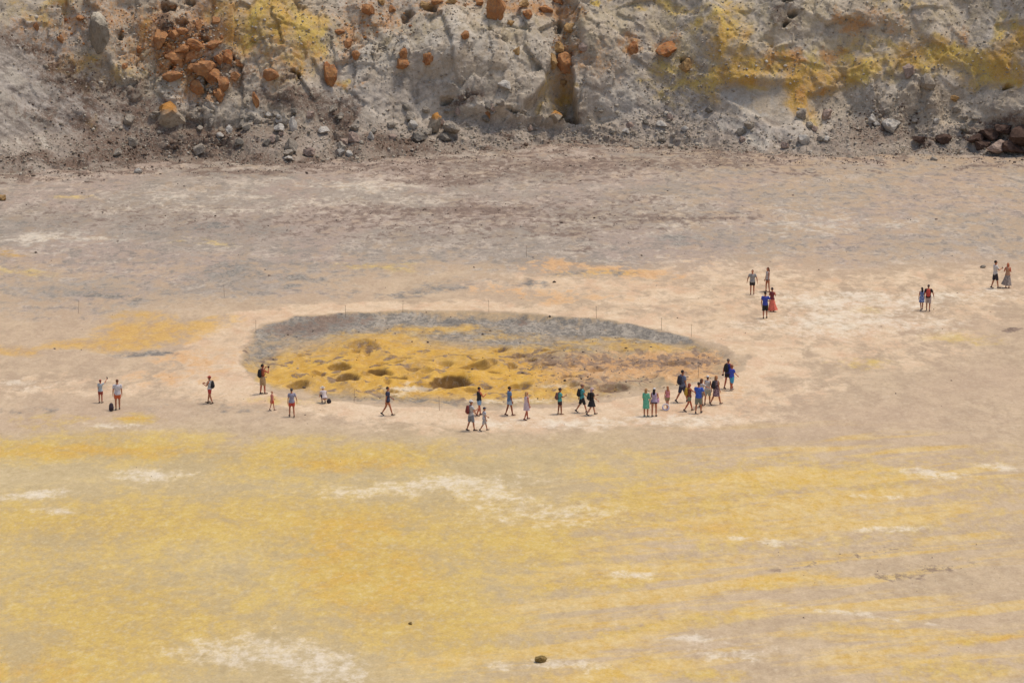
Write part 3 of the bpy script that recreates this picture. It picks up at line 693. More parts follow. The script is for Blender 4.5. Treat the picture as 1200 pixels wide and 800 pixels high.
B = [
    (200, 147, 36, 30, 'capped', 'large split grey boulder with orange crust on top, resting on dark talus', 0),
    (386, 101, 17, 29, 'orange', 'tall upright bright orange boulder set in the grey slope', 0),
    (318, 94, 14, 17, 'orange', 'rounded brownish orange boulder below the yellow sulphur stain', 0),
    (117, 52, 30, 46, 'spire', 'tall grey pointed rock spire standing out of the ochre slope', 0),
    (470, 83, 17, 17, 'orange', 'squat orange boulder on grey rubble', 0),
    (471, 68, 9, 12, 'orange', 'small orange knob just above the squat orange boulder', 0),
    (503, 76, 12, 18, 'orange', 'narrow orange stone pair beside the grey rocky buttress', 0),
    (509, 154, 16, 22, 'capped', 'orange and cream boulder sitting on a blue grey stone', 0),
    (490, 165, 17, 15, 'bluegrey', 'round blue grey boulder beneath the orange and cream boulder', 0),
    (525, 155, 20, 13, 'grey', 'grey slab leaning beside the orange and cream boulder', 0),
    (520, 165, 16, 9, 'bluegrey', 'flat slate grey stone under the leaning slab', 0),
    (572, 137, 10, 10, 'orange', 'small orange stone at the edge of the brown hollow', 0),
    (650, 143, 18, 13, 'capped', 'yellow topped pale stone at the mouth of the dark crevice', 0),
    (664, 82, 22, 22, 'orange', 'orange boulder wedged in the dark crevice', 0),
    (648, 78, 14, 14, 'tan', 'ochre stone jammed beside the orange boulder in the crevice', 0),
    (657, 62, 14, 12, 'tan', 'small ochre block stuck halfway up the crevice', 0),
    (660, 100, 10, 8, 'tan', 'little ochre stone below the orange boulder in the crevice', 0),
    (668, 40, 16, 16, 'tan', 'ochre block choking the top of the crevice', 0),
    (782, 66, 24, 22, 'orange', 'round orange boulder on the pale slope right of the crevice', 0),
    (742, 62, 16, 14, 'orange', 'long orange lump clinging to the pale buttress', 0),
    (684, 58, 9, 9, 'pink', 'small pinkish knob on the lip of the crevice', 0),
    (585, 24, 20, 34, 'orange', 'tall reddish orange outcrop on top of the grey buttress', 0),
    (607, 64, 10, 9, 'tan', 'small ochre stone stuck on the face of the grey buttress', 0),
    (592, 104, 16, 12, 'white', 'pale slab jutting from the grey buttress', 0),
    (433, 18, 14, 16, 'orange', 'orange stone high on the pale slope', 0),
    (544, 46, 9, 10, 'orange', 'little orange stone alone on the grey buttress', 0),
    (343, 153, 10, 14, 'white', 'upright white stone in the rubble below the brown patch', 0),
    (334, 148, 12, 14, 'grey', 'grey stone leaning on the upright white stone', 0),
    (268, 157, 9, 11, 'white', 'small egg shaped white stone in the rubble', 0),
    (379, 156, 13, 10, 'white', 'blocky white stone with a yellow end in the rubble', 0),
    (340, 178, 18, 17, 'grey', 'round grey boulder low in the talus', 0),
    (339, 187, 12, 6, 'white', 'flat pale stone under the round grey boulder', 0),
    (162, 203, 10, 7, 'white', 'small pale stone out on the floor at the talus foot', 0),
    (415, 165, 16, 11, 'pink', 'pinkish boulder in the talus', 0),
    (404, 171, 12, 10, 'pink', 'duller pinkish stone beside the pinkish boulder', 0),
    (300, 123, 9, 16, 'orange', 'thin orange stone leaning in the rubble', 0),
    (1043, 152, 26, 14, 'white', 'pale rounded boulder with shadowed underside on the pink talus', 0),
    (1079, 166, 18, 8, 'dark', 'low dark brown lump at the talus foot', 0),
    (1108, 166, 18, 11, 'dark', 'round dark brown boulder at the talus foot', 0),
    (1141, 168, 18, 11, 'dark', 'dark brown boulder beside the dark rock heap', 0),
    (1172, 176, 30, 15, 'pink', 'pale faced block in the dark rock heap', 0),
    (1150, 175, 20, 12, 'dark', 'dark lower block of the dark rock heap', 0),
    (1196, 166, 40, 22, 'dark', 'big dark brown block topping the dark rock heap', 0),
    (1188, 178, 26, 14, 'dark', 'dark jagged block at the front of the dark rock heap', 0),
    (1160, 163, 22, 13, 'dark', 'dark pitted block at the back of the dark rock heap', 0),
    (1178, 156, 24, 12, 'dark', 'rounded dark brown lump high in the dark rock heap', 0),
    (1094, 188, 9, 6, 'grey', 'small grey stone alone on the floor before the talus', 0),
    (1130, 155, 12, 12, 'bluegrey', 'blue grey stone above the dark boulders', 0),
    (1118, 118, 9, 8, 'tan', 'small yellowish stone on the pale rubble', 0),
    (1085, 104, 18, 18, 'grey', 'grey knob of rock in the pale rubble', 0),
    (1065, 92, 14, 16, 'pink', 'pinkish lump at the side of the grey dome', 0),
    (633, 775, 13, 9, 'olive', 'lone olive brown rock on the yellow foreground crust', 0),
    (2, 235, 8, 9, 'tan', 'ochre stone on the grey floor near the scree', 0),
    (1152, 314, 6, 4, 'grey', 'small grey stone on the pale floor near a walking couple', 0),
    (481, 731, 5, 3.5, 'olive', 'small brown stone on the yellow crust', 0),
    (802, 84, 18, 16, 'tan', 'dark cream crusted lump below the round orange boulder', 0),
]
for u, v, w, h, k, lab, t in B:
    boulder(u, v, w, h, k, lab, None, tilt=t)
# the orange blockfield high on the wall
OB = [(203, 46, 13, 11), (186, 56, 16, 22), (212, 62, 15, 10), (207, 74, 22, 16), (222, 72, 14, 14), (232, 58, 16, 10), (250, 56, 12, 9), (268, 74, 13, 14), (280, 78, 9, 9), (256, 74, 8, 10), (240, 88, 20, 18), (250, 96, 16, 14), (262, 108, 13, 18),
      (258, 116, 12, 12), (202, 94, 14, 12), (230, 108, 16, 13), (228, 84, 14, 12), (163, 61, 9, 8), (214, 40, 9, 8), (232, 32, 9, 8), (205, 10, 12, 8), (252, 28, 8, 7), (196, 68, 9, 8), (276, 92, 9, 7), (146, 80, 6, 6), (72, 50, 7, 8), (94, 24, 9, 7), (42, 34, 7, 7)]
for u, v, w, h in OB:
    boulder(u, v, w * 1.25, h * 1.2, 'orange', 'rough orange block in the crowded orange blockfield on the slope', 'orange blocks on the upper slope', .35)
OB2 = [(408, 55, 11, 12), (418, 68, 9, 10), (398, 40, 9, 8), (460, 14, 10, 9), (448, 4, 10, 9), (620, 20, 14, 10), (640, 14, 12, 10), (612, 8, 12, 9), (655, 4, 12, 9), (500, 12, 12, 12), (512, 4, 10, 8), (529, 4, 12, 9), (562, 6, 11, 9), (598, 30, 9, 8)]
for u, v, w, h in OB2:
    boulder(u, v, w, h, 'orange' if rr.random() < .7 else 'tan', 'rusty stone embedded along the top of the grey buttress', 'rusty stones on the grey buttress', .4)
GR = []
for _ in range(95):
    u = rr.choice([rr.uniform(130, 460), rr.uniform(230, 420), rr.uniform(440, 640), rr.uniform(700, 1190)])
    v = rr.uniform(128, 186) if u < 460 else (rr.uniform(125, 165) if u < 650 else rr.uniform(130, 176))
    w = min(18, 7.5 + abs(rr.gauss(0, 3.6)))
    GR.append((u, v, w, w * rr.uniform(.6, .9), rr.choice(['grey', 'grey', 'white', 'pink', 'bluegrey'])))
lab_of = {'grey': 'grey angular stone among the talus rubble', 'white': 'bleached pale stone among the talus rubble', 'pink': 'pinkish brown stone among the talus rubble', 'bluegrey': 'dark slate grey stone among the talus rubble'}
for u, v, w, h, k in GR:
    boulder(u, v, w, h, k, lab_of[k], {'grey': 'grey talus stones', 'white': 'pale talus stones', 'pink': 'pinkish talus stones', 'bluegrey': 'slate talus stones'}[k], .3)

# loose rubble: too many and too small to count
small = []
for i in range(10):
    me = rock_mesh('tmp', 300 + i, 1 if i < 4 else 0, 5, 0)
    jr_ = random.Random(i)
    for v_ in me.vertices:
        v_.co *= jr_.uniform(.75, 1.2)
    small.append((np.array([v.co[:] for v in me.vertices]), np.array([p.vertices[:] for p in me.polygons])))
    bpy.data.meshes.remove(me)

def scatter(name, pts, sizes, tones, mat, label, category):
    vs, fs, ts, off = [], [], [], 0
    g = np.random.default_rng(len(pts))
    for p_, s_, t_ in zip(pts, sizes, tones):
        co, fa = small[g.integers(4)] if s_ > .16 else small[4 + g.integers(6)]
        a = g.uniform(0, 6.283)
        ca, sa = math.cos(a), math.sin(a)
        sc_ = np.array([1, g.uniform(.7, 1), g.uniform(.5, .85)]) * s_
        q = co * sc_
        q = np.stack([q[:, 0] * ca - q[:, 1] * sa, q[:, 0] * sa + q[:, 1] * ca, q[:, 2]], 1) + np.array(p_) + np.array([0, 0, s_ * .18])
        vs.append(q)
        fs.append(fa + off)
        ts.append(np.full(len(co), t_))
        off += len(co)
    v, f, t = np.concatenate(vs), np.concatenate(fs), np.concatenate(ts)
    me = bpy.data.meshes.new(name)
    me.vertices.add(len(v))
    me.vertices.foreach_set('co', v.reshape(-1).astype(np.float32))
    me.loops.add(len(f) * 3)
    me.loops.foreach_set('vertex_index', f.reshape(-1).astype(np.int32))
    me.polygons.add(len(f))
    me.polygons.foreach_set('loop_start', (np.arange(len(f)) * 3).astype(np.int32))
    me.update(calc_edges=True)
    a_ = me.attributes.new('tone', 'FLOAT', 'POINT')
    a_.data.foreach_set('value', t.astype(np.float32))
    return link(name, me, mat, kind='stuff', label=label, category=category)

def rubble_material(name, stops):
    s = NT(name)
    r_ = s.n('ShaderNodeValToRGB')
    s.put(r_.inputs[0], s.attr('tone'))
    e = r_.color_ramp.elements
    e[0].position, e[0].color = stops[0][0], stops[0][1]
    e[1].position, e[1].color = stops[-1][0], stops[-1][1]
    for p_, c_ in stops[1:-1]:
        x = e.new(p_)
        x.color = c_
    n1 = s.noise(s.pos(), 6, 5, .65)
    s.put(s.bsdf.inputs['Base Color'], s.mix(s.sm(n1, .35, .7, 0, .45), r_.outputs[0], lin('#6d6054')))
    return s.mat

g2 = np.random.default_rng(11)
inview = (CU > -30) & (CU < 1230) & (CV > -15) & (CT > -.1)
dens = inview * ((1 - rock) * 1.0 * (.35 + 1.3 * np.clip(fbm(CX / 3, CT / 2.5, 3, 151) + .3, 0, 1)) + .25 * rock + 1.6 * blob(CU, CV, [(212, 62, 40, 30, 35, 1), (245, 95, 30, 24, 35, 1)]) + .9 * blob(CU, CV, [(215, 60, 70, 60, 30, 1), (430, 50, 60, 40, 0, .5), (660, 60, 18, 30, 0, 1), (110, 60, 90, 60, 0, .6), (800, 100, 50, 60, -30, .6), (1060, 130, 120, 30, 0, .7)]))
dens = dens * (1 - .75 * slab) * (1 - .55 * blob(CU, CV, [(20, 90, 110, 90, 30, 1)]))
pr = dens.reshape(-1) / dens.sum()
idx = g2.choice(pr.size, 22000, p=pr)
pts = Pc.reshape(-1, 3)[idx]
sz = np.clip(g2.lognormal(-2.62, .5, len(idx)), .04, .33)
uu, vv = CU.reshape(-1)[idx], CV.reshape(-1)[idx]
org = blob(uu, vv, [(210, 55, 60, 50, 30, 1), (430, 20, 60, 30, 0, .9), (660, 50, 18, 30, 0, 1), (600, 8, 70, 14, 0, 1), (130, 30, 80, 40, 0, .5)])
brn = K['brown'].reshape(-1)[idx]
tone = g2.uniform(.30, .62, len(idx))
tone = np.where(g2.random(len(idx)) < org * .75, g2.uniform(.75, 1.0, len(idx)), tone)
oc_ = blob(uu, vv, [(212, 62, 34, 26, 35, 1), (245, 95, 26, 20, 35, 1)])
sz = sz * (1 + 1.1 * oc_ * g2.random(len(idx)))
tone = np.where(g2.random(len(idx)) < brn * .7 * (1 - .8 * oc_), g2.uniform(.0, .2, len(idx)), tone)
scatter('rubble', pts, sz, tone, rubble_material('loose_rubble', [(0, lin('#4a392f')), (.2, lin('#76604f')), (.3, lin('#8d8170')), (.5, lin('#b0a491')), (.62, lin('#c9bfae')), (.7, lin('#b08f62')), (.85, lin('#b07a46')), (1.0, lin('#a0633a'))]),
        'loose grey, brown and rusty rubble strewn over the crater wall slope', 'rubble')

bm_ = M['brown'] * (1 - IN)
fd = ((U > -20) & (U < 1220) & (V > 168) & (V < 815)) * (sstep(V, 330, 215) * (.012 + 2.6 * np.clip(bm_ - .25, 0, 1)) * np.clip(fbm(GX / 2.2, GY / 3, 3, 161) + .05, 0, 1) + .002 + .05 * np.clip(blob(U, V, [(1090, 665, 120, 40, -8, 1), (960, 650, 130, 25, -10, .7), (880, 630, 40, 8, 0, .7), (980, 750, 160, 30, 0, .4), (660, 732, 20, 8, 0, .8)]), 0, 1)
    + IN * sstep(V, 400, 418) * sstep(U, 560, 640) * .10 + IN * .02 + .9 * (1 - sstep(toe_d + 6 * fbm(GX / 4, GY / 4, 3, 163), 1, 8)) * sstep(fbm(GX / 1.8, GY / 1.8, 3, 164), -.1, .3) * (U > -20) * (U < 1220) * (V > 150) * (V < 240))
cell = np.gradient(gx)[None, :] * np.gradient(gy)[:, None]
pr = (fd * cell).reshape(-1)
pr = pr / pr.sum()
idx = g2.choice(pr.size, 8500, p=pr)
pts = P.reshape(-1, 3)[idx] + np.stack([g2.uniform(-.2, .2, len(idx)), g2.uniform(-.2, .2, len(idx)), np.zeros(len(idx))], 1)
vv = V.reshape(-1)[idx]
sz = np.clip(g2.lognormal(-2.95, .5, len(idx)), .03, .20) * np.where(vv > 480, .5, 1) * np.where(vv > 340, .8, 1.0)
tone = g2.beta(1.2, 2.2, len(idx))
scatter('gravel', pts, sz, tone, rubble_material('floor_clods', [(0, lin('#463a31')), (.4, lin('#75665a')), (.75, lin('#97887a')), (1.0, lin('#b8ab9a'))]),
        'dark clods and gravel scattered on the crater floor', 'gravel')

# ------------------------------------------------------------------ marker stakes round the sulphur field
iron = NT('weathered_iron')
_n = iron.noise(iron.obj(), 8, 5, .6)
iron.put(iron.bsdf.inputs['Base Color'], iron.mix(_n, lin('#6e5d4c'), lin('#927d66')))
iron = iron.mat

def ring_tube(bm, pts, rad, n=10, xdir=Vector((1, 0, 0)), round_ends=True):
    """closed tube along pts; rad: floats or (rx, ry) with rx measured along xdir"""
    pts = [Vector(p_) for p_ in pts]
    rad = [(r_, r_) if not isinstance(r_, (tuple, list)) else r_ for r_ in rad]
    def tan(i):
        a = pts[min(i + 1, len(pts) - 1)] - pts[max(i - 1, 0)]
        return a.normalized()
    rows = []
    def add(c, t, rx, ry):
        x = (xdir - t * xdir.dot(t))
        if x.length < 1e-3:
            x = Vector((0, 1, 0)) - t * t.y
        x.normalize()
        y = t.cross(x)
        rows.append([bm.verts.new(c + x * (rx * math.cos(2 * math.pi * k / n)) + y * (ry * math.sin(2 * math.pi * k / n))) for k in range(n)])
    t0, t1 = tan(0), tan(len(pts) - 1)
    if round_ends:
        for a in (65, 30):
            m = min(rad[0])
            add(pts[0] - t0 * m * math.sin(R(a)), t0, rad[0][0] * math.cos(R(a)), rad[0][1] * math.cos(R(a)))
    for i, p_ in enumerate(pts):
        add(p_, tan(i), *rad[i])
    if round_ends:
        for a in (30, 65):
            m = min(rad[-1])
            add(pts[-1] + t1 * m * math.sin(R(a)), t1, rad[-1][0] * math.cos(R(a)), rad[-1][1] * math.cos(R(a)))
    for a, b in zip(rows[:-1], rows[1:]):
        for k in range(n):
            bm.faces.new((a[k], a[(k + 1) % n], b[(k + 1) % n], b[k]))
    bm.faces.new(rows[0][::-1])
    bm.faces.new(rows[-1])

def ellipsoid(bm, c, r, sub=2, cut_below=None, mat=0):
    g = bmesh.ops.create_icosphere(bm, subdivisions=sub, radius=1.0)
    for v_ in g['verts']:
        z_ = v_.co.z
        if cut_below is not None and z_ < cut_below:
            z_ = cut_below
        v_.co = Vector((v_.co.x * r[0] + c[0], v_.co.y * r[1] + c[1], z_ * r[2] + c[2]))
    if mat:
        fs_ = {f for v_ in g['verts'] for f in v_.link_faces}
        for f in fs_:
            f.material_index = mat

def to_mesh(bm, name, smooth=True):
    bmesh.ops.recalc_face_normals(bm, faces=bm.faces)
    me = bpy.data.meshes.new(name)
    bm.to_mesh(me)
    bm.free()
    if smooth:
        me.polygons.foreach_set('use_smooth', np.ones(len(me.polygons), bool))
    return me

bm = bmesh.new()
ring_tube(bm, [(0, 0, -.15), (0, 0, .4), (0, 0, .80)], [.012, .011, .010], 8)
rod_me = to_mesh(bm, 'rod')
bm = bmesh.new()
ring_tube(bm, [(.035 * math.cos(a_), 0, .835 + .035 * math.sin(a_)) for a_ in np.linspace(-1.5, 4.6, 12)], [.008] * 12, 6, Vector((0, 1, 0)))
eye_me = to_mesh(bm, 'eyelet')
STAKES = [(405, 372, 0), (472, 366, 0), (573, 366, 0), (699, 373, 0), (775, 387, 0), (810, 395, 0), (300, 390, 0), (515, 481, 1), (415, 471, 1), (818, 443, 1), (617, 301, 2), (263, 348, 3), (92, 367, 4)]
SL = ['thin dark stake on the far rim of the sulphur field', 'thin dark stake on the front rim of the sulphur field beside the path', 'thin lone stake far out on the grey floor behind the sulphur field', 'thin lone stake beside dark olive patches on the grey floor', 'thin lone stake on the grey floor beyond the ochre patch']
for u, v, k in STAKES:
    hp = hit(u, v)[0]
    e = link('marker_stake', None, label=SL[k], category='stake', group='stakes around the sulphur field')
    e.location = hp
    e.rotation_euler = (R(rr.uniform(-3, 3)), R(rr.uniform(-3, 3)), rr.uniform(0, 3))
    rod = link('rod', rod_me, iron if not rod_me.materials else None, e)
    link('eyelet', eye_me, iron if not eye_me.materials else None, rod)

# ------------------------------------------------------------------ people
_mats = {}
def cloth(hexc, pattern=None):
    key = (hexc, pattern)
    if key not in _mats:
        s = NT('cloth')
        o = s.obj()
        n1 = s.noise(o, 9, 5, .6)
        base = s.mix(.12, lin(hexc), lin('#8a8480'))
        c = s.mix(s.sm(n1, .3, .7, 0, .4), base, s.mix(1.0, base, lin('#a8a29a'), 'MULTIPLY'))
        if pattern:
            c = s.mix(s.sm(s.noise(o, 16, 3, .5), .50, .58), c, lin(pattern))
        s.put(s.bsdf.inputs['Base Color'], c)
        s.bsdf.inputs['Roughness'].default_value = .85
        s.put(s.bsdf.inputs['Normal'], s.bump(s.noise(o, 14, 4, .6), .25, .03))
        _mats[key] = s.mat
    return _mats[key]

def skin_mat(hexc):
    key = ('skin', hexc)
    if key not in _mats:
        s = NT('skin')
        n1 = s.noise(s.obj(), 6, 5, .6)
        s.put(s.bsdf.inputs['Base Color'], s.mix(s.sm(n1, .35, .7, 0, .3), lin(hexc), lin('#9a5a40')))
        s.bsdf.inputs['Roughness'].default_value = .6
        _mats[key] = s.mat
    return _mats[key]

tmp_objs = []
def fuse(bm, name, voxel=.016, smooth_it=3):
    """melt overlapping closed pieces into one continuous surface"""
    me = to_mesh(bm, 'tmp')
    o = bpy.data.objects.new('tmp', me)
    col.objects.link(o)
    m = o.modifiers.new('r', 'REMESH')
    m.mode = 'VOXEL'
    m.voxel_size = voxel
    m2 = o.modifiers.new('s', 'SMOOTH')
    m2.iterations = smooth_it
    m2.factor = .5
    dg = bpy.context.evaluated_depsgraph_get()
    out = bpy.data.meshes.new_from_object(o.evaluated_get(dg))
    out.name = name
    bpy.data.objects.remove(o)
    bpy.data.meshes.remove(me)
    out.polygons.foreach_set('use_smooth', np.ones(len(out.polygons), bool))
    return out

LEGS = {   # (thigh angle, knee bend, foot pitch) right, left
    'stand': ((2, 2, 0), (-2, 0, 0)), 'stand2': ((8, 6, 0), (-5, 2, 0)), 'walk': ((13, 4, 3), (-9, 10, -16)), 'walk2': ((-8, 12, -18), (12, 5, 3)), 'stride': ((20, 5, 6), (-15, 18, -34)), 'stride2': ((-15, 18, -34), (19, 5, 6)),
    'squat': ((100, 128, 0), (108, 134, 0))}
ARMS = {   # (forward, out, elbow bend, forearm inward)
    'hang': (4, 9, 10, 0), 'back': (-22, 9, 14, 0), 'fwd': (24, 9, 24, 0), 'phone': (28, 12, 86, 30), 'camera': (55, 16, 105, 32), 'raise': (118, 22, 26, 0), 'strap': (20, 14, 118, 18), 'reach': (55, 14, 14, 0), 'hip': (-14, 34, 86, 62), 'knees': (60, 10, 30, 10), 'wide': (0, 26, 16, 0)}

def make_person(u, v, hpx, rz, legs, ra, la, skin, hair, top, bottom, shoes, label, hat=None, fem=False, lean=0, pack=None, bag=None, kid=False):
    hp = hit(u, v)
    pt, dist = hp[0], hp[2]
    Hw = hpx * dist / FPX / math.cos(R(12))
    crouch = legs == 'squat'
    k = (1.70 if crouch else Hw) / 1.75
    if crouch:
        k = 1.62 / 1.75
    root = link('person', None, label=label, category='person', group='visitors walking on the crater floor')
    root.location = pt
    root.rotation_euler = (0, 0, R(rz))
    hw, sw = (.092, .165) if fem else (.088, .188)
    if kid:
        sw = .16
    # skeleton (metres for a 1.75 m figure), forward = +Y
    pel = Vector((0, 0, .93))
    J = {}
    low = 9
    for side, (a, b, fp) in ((1, LEGS[legs][0]), (-1, LEGS[legs][1])):
        h_ = pel + Vector((side * hw, 0, -.02))
        th = Vector((side * .03, math.sin(R(a)), -math.cos(R(a))))
        kn = h_ + th * .415
        sh = Vector((0, math.sin(R(a - b)), -math.cos(R(a - b))))
        an = kn + sh * .405
        fd_ = Vector((side * .10, math.cos(R(fp)), math.sin(R(fp)))).normalized()
        dn = Vector((0, math.sin(R(fp)), -math.cos(R(fp))))
        heel = an + dn * .055 - fd_ * .05
        toe = an + dn * .062 + fd_ * .165
        J[side] = (h_, kn, an, heel, toe)
        low = min(low, heel.z - .036, toe.z - .028)
    T = Matrix.Translation((0, 0, -low))
    LR = T @ Matrix.Translation(pel) @ Matrix.Rotation(R(-lean), 4, 'X') @ Matrix.Translation(-pel)
    S = Matrix.Scale(k, 4)
    def up(p_):
        return LR @ Vector(p_)
    arms = {}
    for side, nm_ in ((1, ra), (-1, la)):
        f_, o_, e_, i_ = ARMS[nm_]
        s_ = Vector((side * sw, 0, 1.405))
        ud = Vector((side * math.sin(R(o_)), math.sin(R(f_)) * math.cos(R(o_)), -math.cos(R(f_)) * math.cos(R(o_))))
        el = s_ + ud * .285
        f2 = f_ + e_
        fd_ = Vector((side * (math.sin(R(o_)) * .4 - math.sin(R(i_))), math.sin(R(f2)) * math.cos(R(i_)), -math.cos(R(f2)) * math.cos(R(i_))))
        fd_.normalize()
        wr = el + fd_ * .245
        arms[side] = (s_, el, wr, fd_)
    torso_rows = [(.83, .10, .085), (.90, .165 if not fem else .175, .115), (.98, .155 if not fem else .16, .108), (1.09, .138 if not fem else .118, .095), (1.22, .155 if not fem else .135, .108), (1.32, .172 if not fem else .15, .118 if not fem else .125), (1.40, sw * .92, .10), (1.445, sw * .62, .08), (1.475, .07, .065)]
    def torso(bm, z0, z1, grow, flare=0):
        zs_ = [r_[0] for r_ in torso_rows]
        zz = [z0] + [z_ for z_ in zs_ if z0 + .02 < z_ < z1 - .02] + [z1]
        pts_, rd = [], []
        for z_ in zz:
            rx = float(np.interp(z_, zs_, [r_[1] for r_ in torso_rows])) + grow
            ry = float(np.interp(z_, zs_, [r_[2] for r_ in torso_rows])) + grow
            fl = flare * max(0, (1.1 - z_)) 
            pts_.append(up((0, 0, z_)))
            rd.append((rx + fl, ry + fl))
        ring_tube(bm, pts_, rd, 16, Vector((1, 0, 0)), False)
    def fin(me):
        me.transform(S)
        return me
    # --- body, one continuous surface
    bm = bmesh.new()
    torso(bm, .83, 1.475, 0)
    ring_tube(bm, [up((0, -.005, 1.44)), up((0, .01, 1.56))], [.056, .052], 10)
    hc = up((0, .018, 1.632))
    ellipsoid(bm, hc, (.074, .094, .115))
    ellipsoid(bm, up((0, .045, 1.572)), (.052, .058, .05))
    ring_tube(bm, [up((0, .100, 1.648)), up((0, .122, 1.612))], [.012, .018], 8)
    for sd_ in (1, -1):
        ellipsoid(bm, up((sd_ * .076, .008, 1.628)), (.012, .02, .03), 1)
        h_, kn, an, heel, toe = [T @ q for q in J[sd_]]
        ring_tube(bm, [h_, h_.lerp(kn, .45), kn, kn.lerp(an, .35), an], [.09 if fem else .086, .078, .054, .055, .036], 12)
        ring_tube(bm, [heel + Vector((0, 0, .01)), heel.lerp(toe, .5) + Vector((0, 0, .012)), toe], [.03, .034, .024], 10)
        ring_tube(bm, [an, heel.lerp(toe, .3)], [.035, .036], 8)
        s_, el, wr, fd_ = arms[sd_]
        m_ = .85 if fem or kid else 1.0
        ring_tube(bm, [up(s_ + Vector((-sd_ * .03, 0, .01))), up(s_), up(s_.lerp(el, .5)), up(el), up(el.lerp(wr, .35)), up(wr)], [.056 * m_, .056 * m_, .047 * m_, .038 * m_, .039 * m_, .026 * m_], 10)
        ring_tube(bm, [up(wr), up(wr + fd_ * .05), up(wr + fd_ * .09)], [(.024, .02), (.02, .042), (.017, .038)], 10)
    body = fuse(bm, 'body')
    bm = bmesh.new()
    bm.from_mesh(body)
    LRi = LR.to_3x3()
    for sd_ in (1, -1):
        s_, el, wr, fd_ = arms[sd_]
        pin = Vector((-sd_, 0, 0)) - fd_ * (-sd_ * fd_.x)      # palm faces the body
        if pin.length < .2:
            pin = Vector((0, 0, -1))
        pin.normalize()
        ac = fd_.cross(pin)
        for q, ln in zip((-.028, -.0095, .0095, .027), (.060, .074, .080, .070)):
            a0 = wr + fd_ * .085 + ac * q
            a1 = a0 + fd_ * ln * .5 + pin * .006
            a2 = a1 + fd_ * ln * .42 + pin * ln * .32
            ring_tube(bm, [up(a0), up(a1), up(a2)], [.0085, .008, .0065], 6)
        sgn = 1 if ac.y > 0 or (abs(ac.y) < .3 and ac.z > 0) else -1
        a0 = wr + fd_ * .03 + ac * .03 * sgn
        ring_tube(bm, [up(a0), up(a0 + fd_ * .035 + ac * .025 * sgn), up(a0 + fd_ * .065 + ac * .03 * sgn + pin * .012)], [.011, .010, .008], 6)
        ellipsoid(bm, up((sd_ * .031, .100, 1.638)), (.012, .012, .007), 1, mat=1)
    ellipsoid(bm, up((0, .100, 1.578)), (.022, .008, .005), 1, mat=2)
    me = bpy.data.meshes.new('body')
    bm.to_mesh(me)
    bm.free()
    bpy.data.meshes.remove(body)
    me.polygons.foreach_set('use_smooth', np.ones(len(me.polygons), bool))
    link('body', fin(me), [skin_mat(skin), cloth('#241a16'), cloth('#8a4438')], root)
    # --- hair and hat
    style, hcol = hair
    if style != 'bald':
        bm = bmesh.new()
        ellipsoid(bm, up((0, -.010, 1.664)), (.086, .100, .098))
        if style == 'long':
            ring_tube(bm, [up((0, -.055, 1.67)), up((0, -.085, 1.54)), up((0, -.108, 1.42)), up((0, -.118, 1.33))], [(.082, .045), (.088, .042), (.085, .032), (.05, .018)], 12)
        elif style == 'tail':
            ring_tube(bm, [up((0, -.10, 1.69)), up((0, -.14, 1.64)), up((0, -.135, 1.52))], [.03, .032, .014], 10)
        elif style == 'bob':
            ring_tube(bm, [up((0, -.03, 1.66)), up((0, -.045, 1.56)), up((0, -.05, 1.49))], [(.088, .075), (.094, .07), (.085, .058)], 14)
        link('hair', fin(fuse(bm, 'hair', .013)), cloth(hcol), root)
    if hat:
        kind, hc_ = hat
        bm = bmesh.new()
        if kind == 'cap':
            ellipsoid(bm, up((0, 0, 1.69)), (.093, .112, .088), 2, -.12)
            ellipsoid(bm, up((0, .125, 1.682)), (.072, .082, .010))
        else:
            ellipsoid(bm, up((0, 0, 1.70)), (.092, .108, .095), 2, -.2)
            ellipsoid(bm, up((0, .005, 1.685)), (.185 if kind == 'sunhat' else .145, .195 if kind == 'sunhat' else .155, .014))
        link('hat', fin(fuse(bm, 'hat', .011, 2)), cloth(hc_), root)
    # --- clothes
    tk, tc = top[0], cloth(*top[1:])
    if tk != 'none':
        bm = bmesh.new()
        z0 = {'tee': .86, 'tank': .90, 'crop': 1.02, 'dress': .90, 'cover': .90}[tk]
        torso(bm, z0, 1.452, .022, .06 if tk != 'crop' else 0)
        if tk in ('tee', 'cover'):
            for sd_ in (1, -1):
                s_, el, wr, fd_ = arms[sd_]
                e_ = s_.lerp(el, .62 if tk == 'tee' else 1.0)
                ring_tube(bm, [up(s_ + Vector((-sd_ * .05, 0, .015))), up(s_ + Vector((0, 0, .005))), up(e_)], [.07, .071, .068], 12, round_ends=False)
        else:
            for sd_ in (1, -1):
                s_ = arms[sd_][0]
                ring_tube(bm, [up((sd_ * .11, .03, 1.40)), up((sd_ * .115, 0, 1.462)), up((sd_ * .11, -.03, 1.40))], [.03, .03, .03], 8)
        if tk in ('dress', 'cover'):
            L_ = bottom[2] if len(bottom) > 2 else .55
            hem = .93 - L_ * .93 + .05
            pts_, rd = [], []
            for f_ in np.linspace(0, 1, 6):
                z_ = 1.02 + (hem - 1.02) * f_
                pts_.append((T @ Vector((0, .01 * f_, z_))) if not crouch else up((0, 0, z_)))
                rd.append((.165 + .055 * f_ ** .7, .125 + .075 * f_ ** .7))
            ring_tube(bm, pts_, rd, 18, Vector((1, 0, 0)), False)
        link('dress' if tk in ('dress', 'cover') else 'shirt', fin(fuse(bm, 'shirt', .017, 2)), tc, root)
    bk, bc = bottom[0], bottom[1]
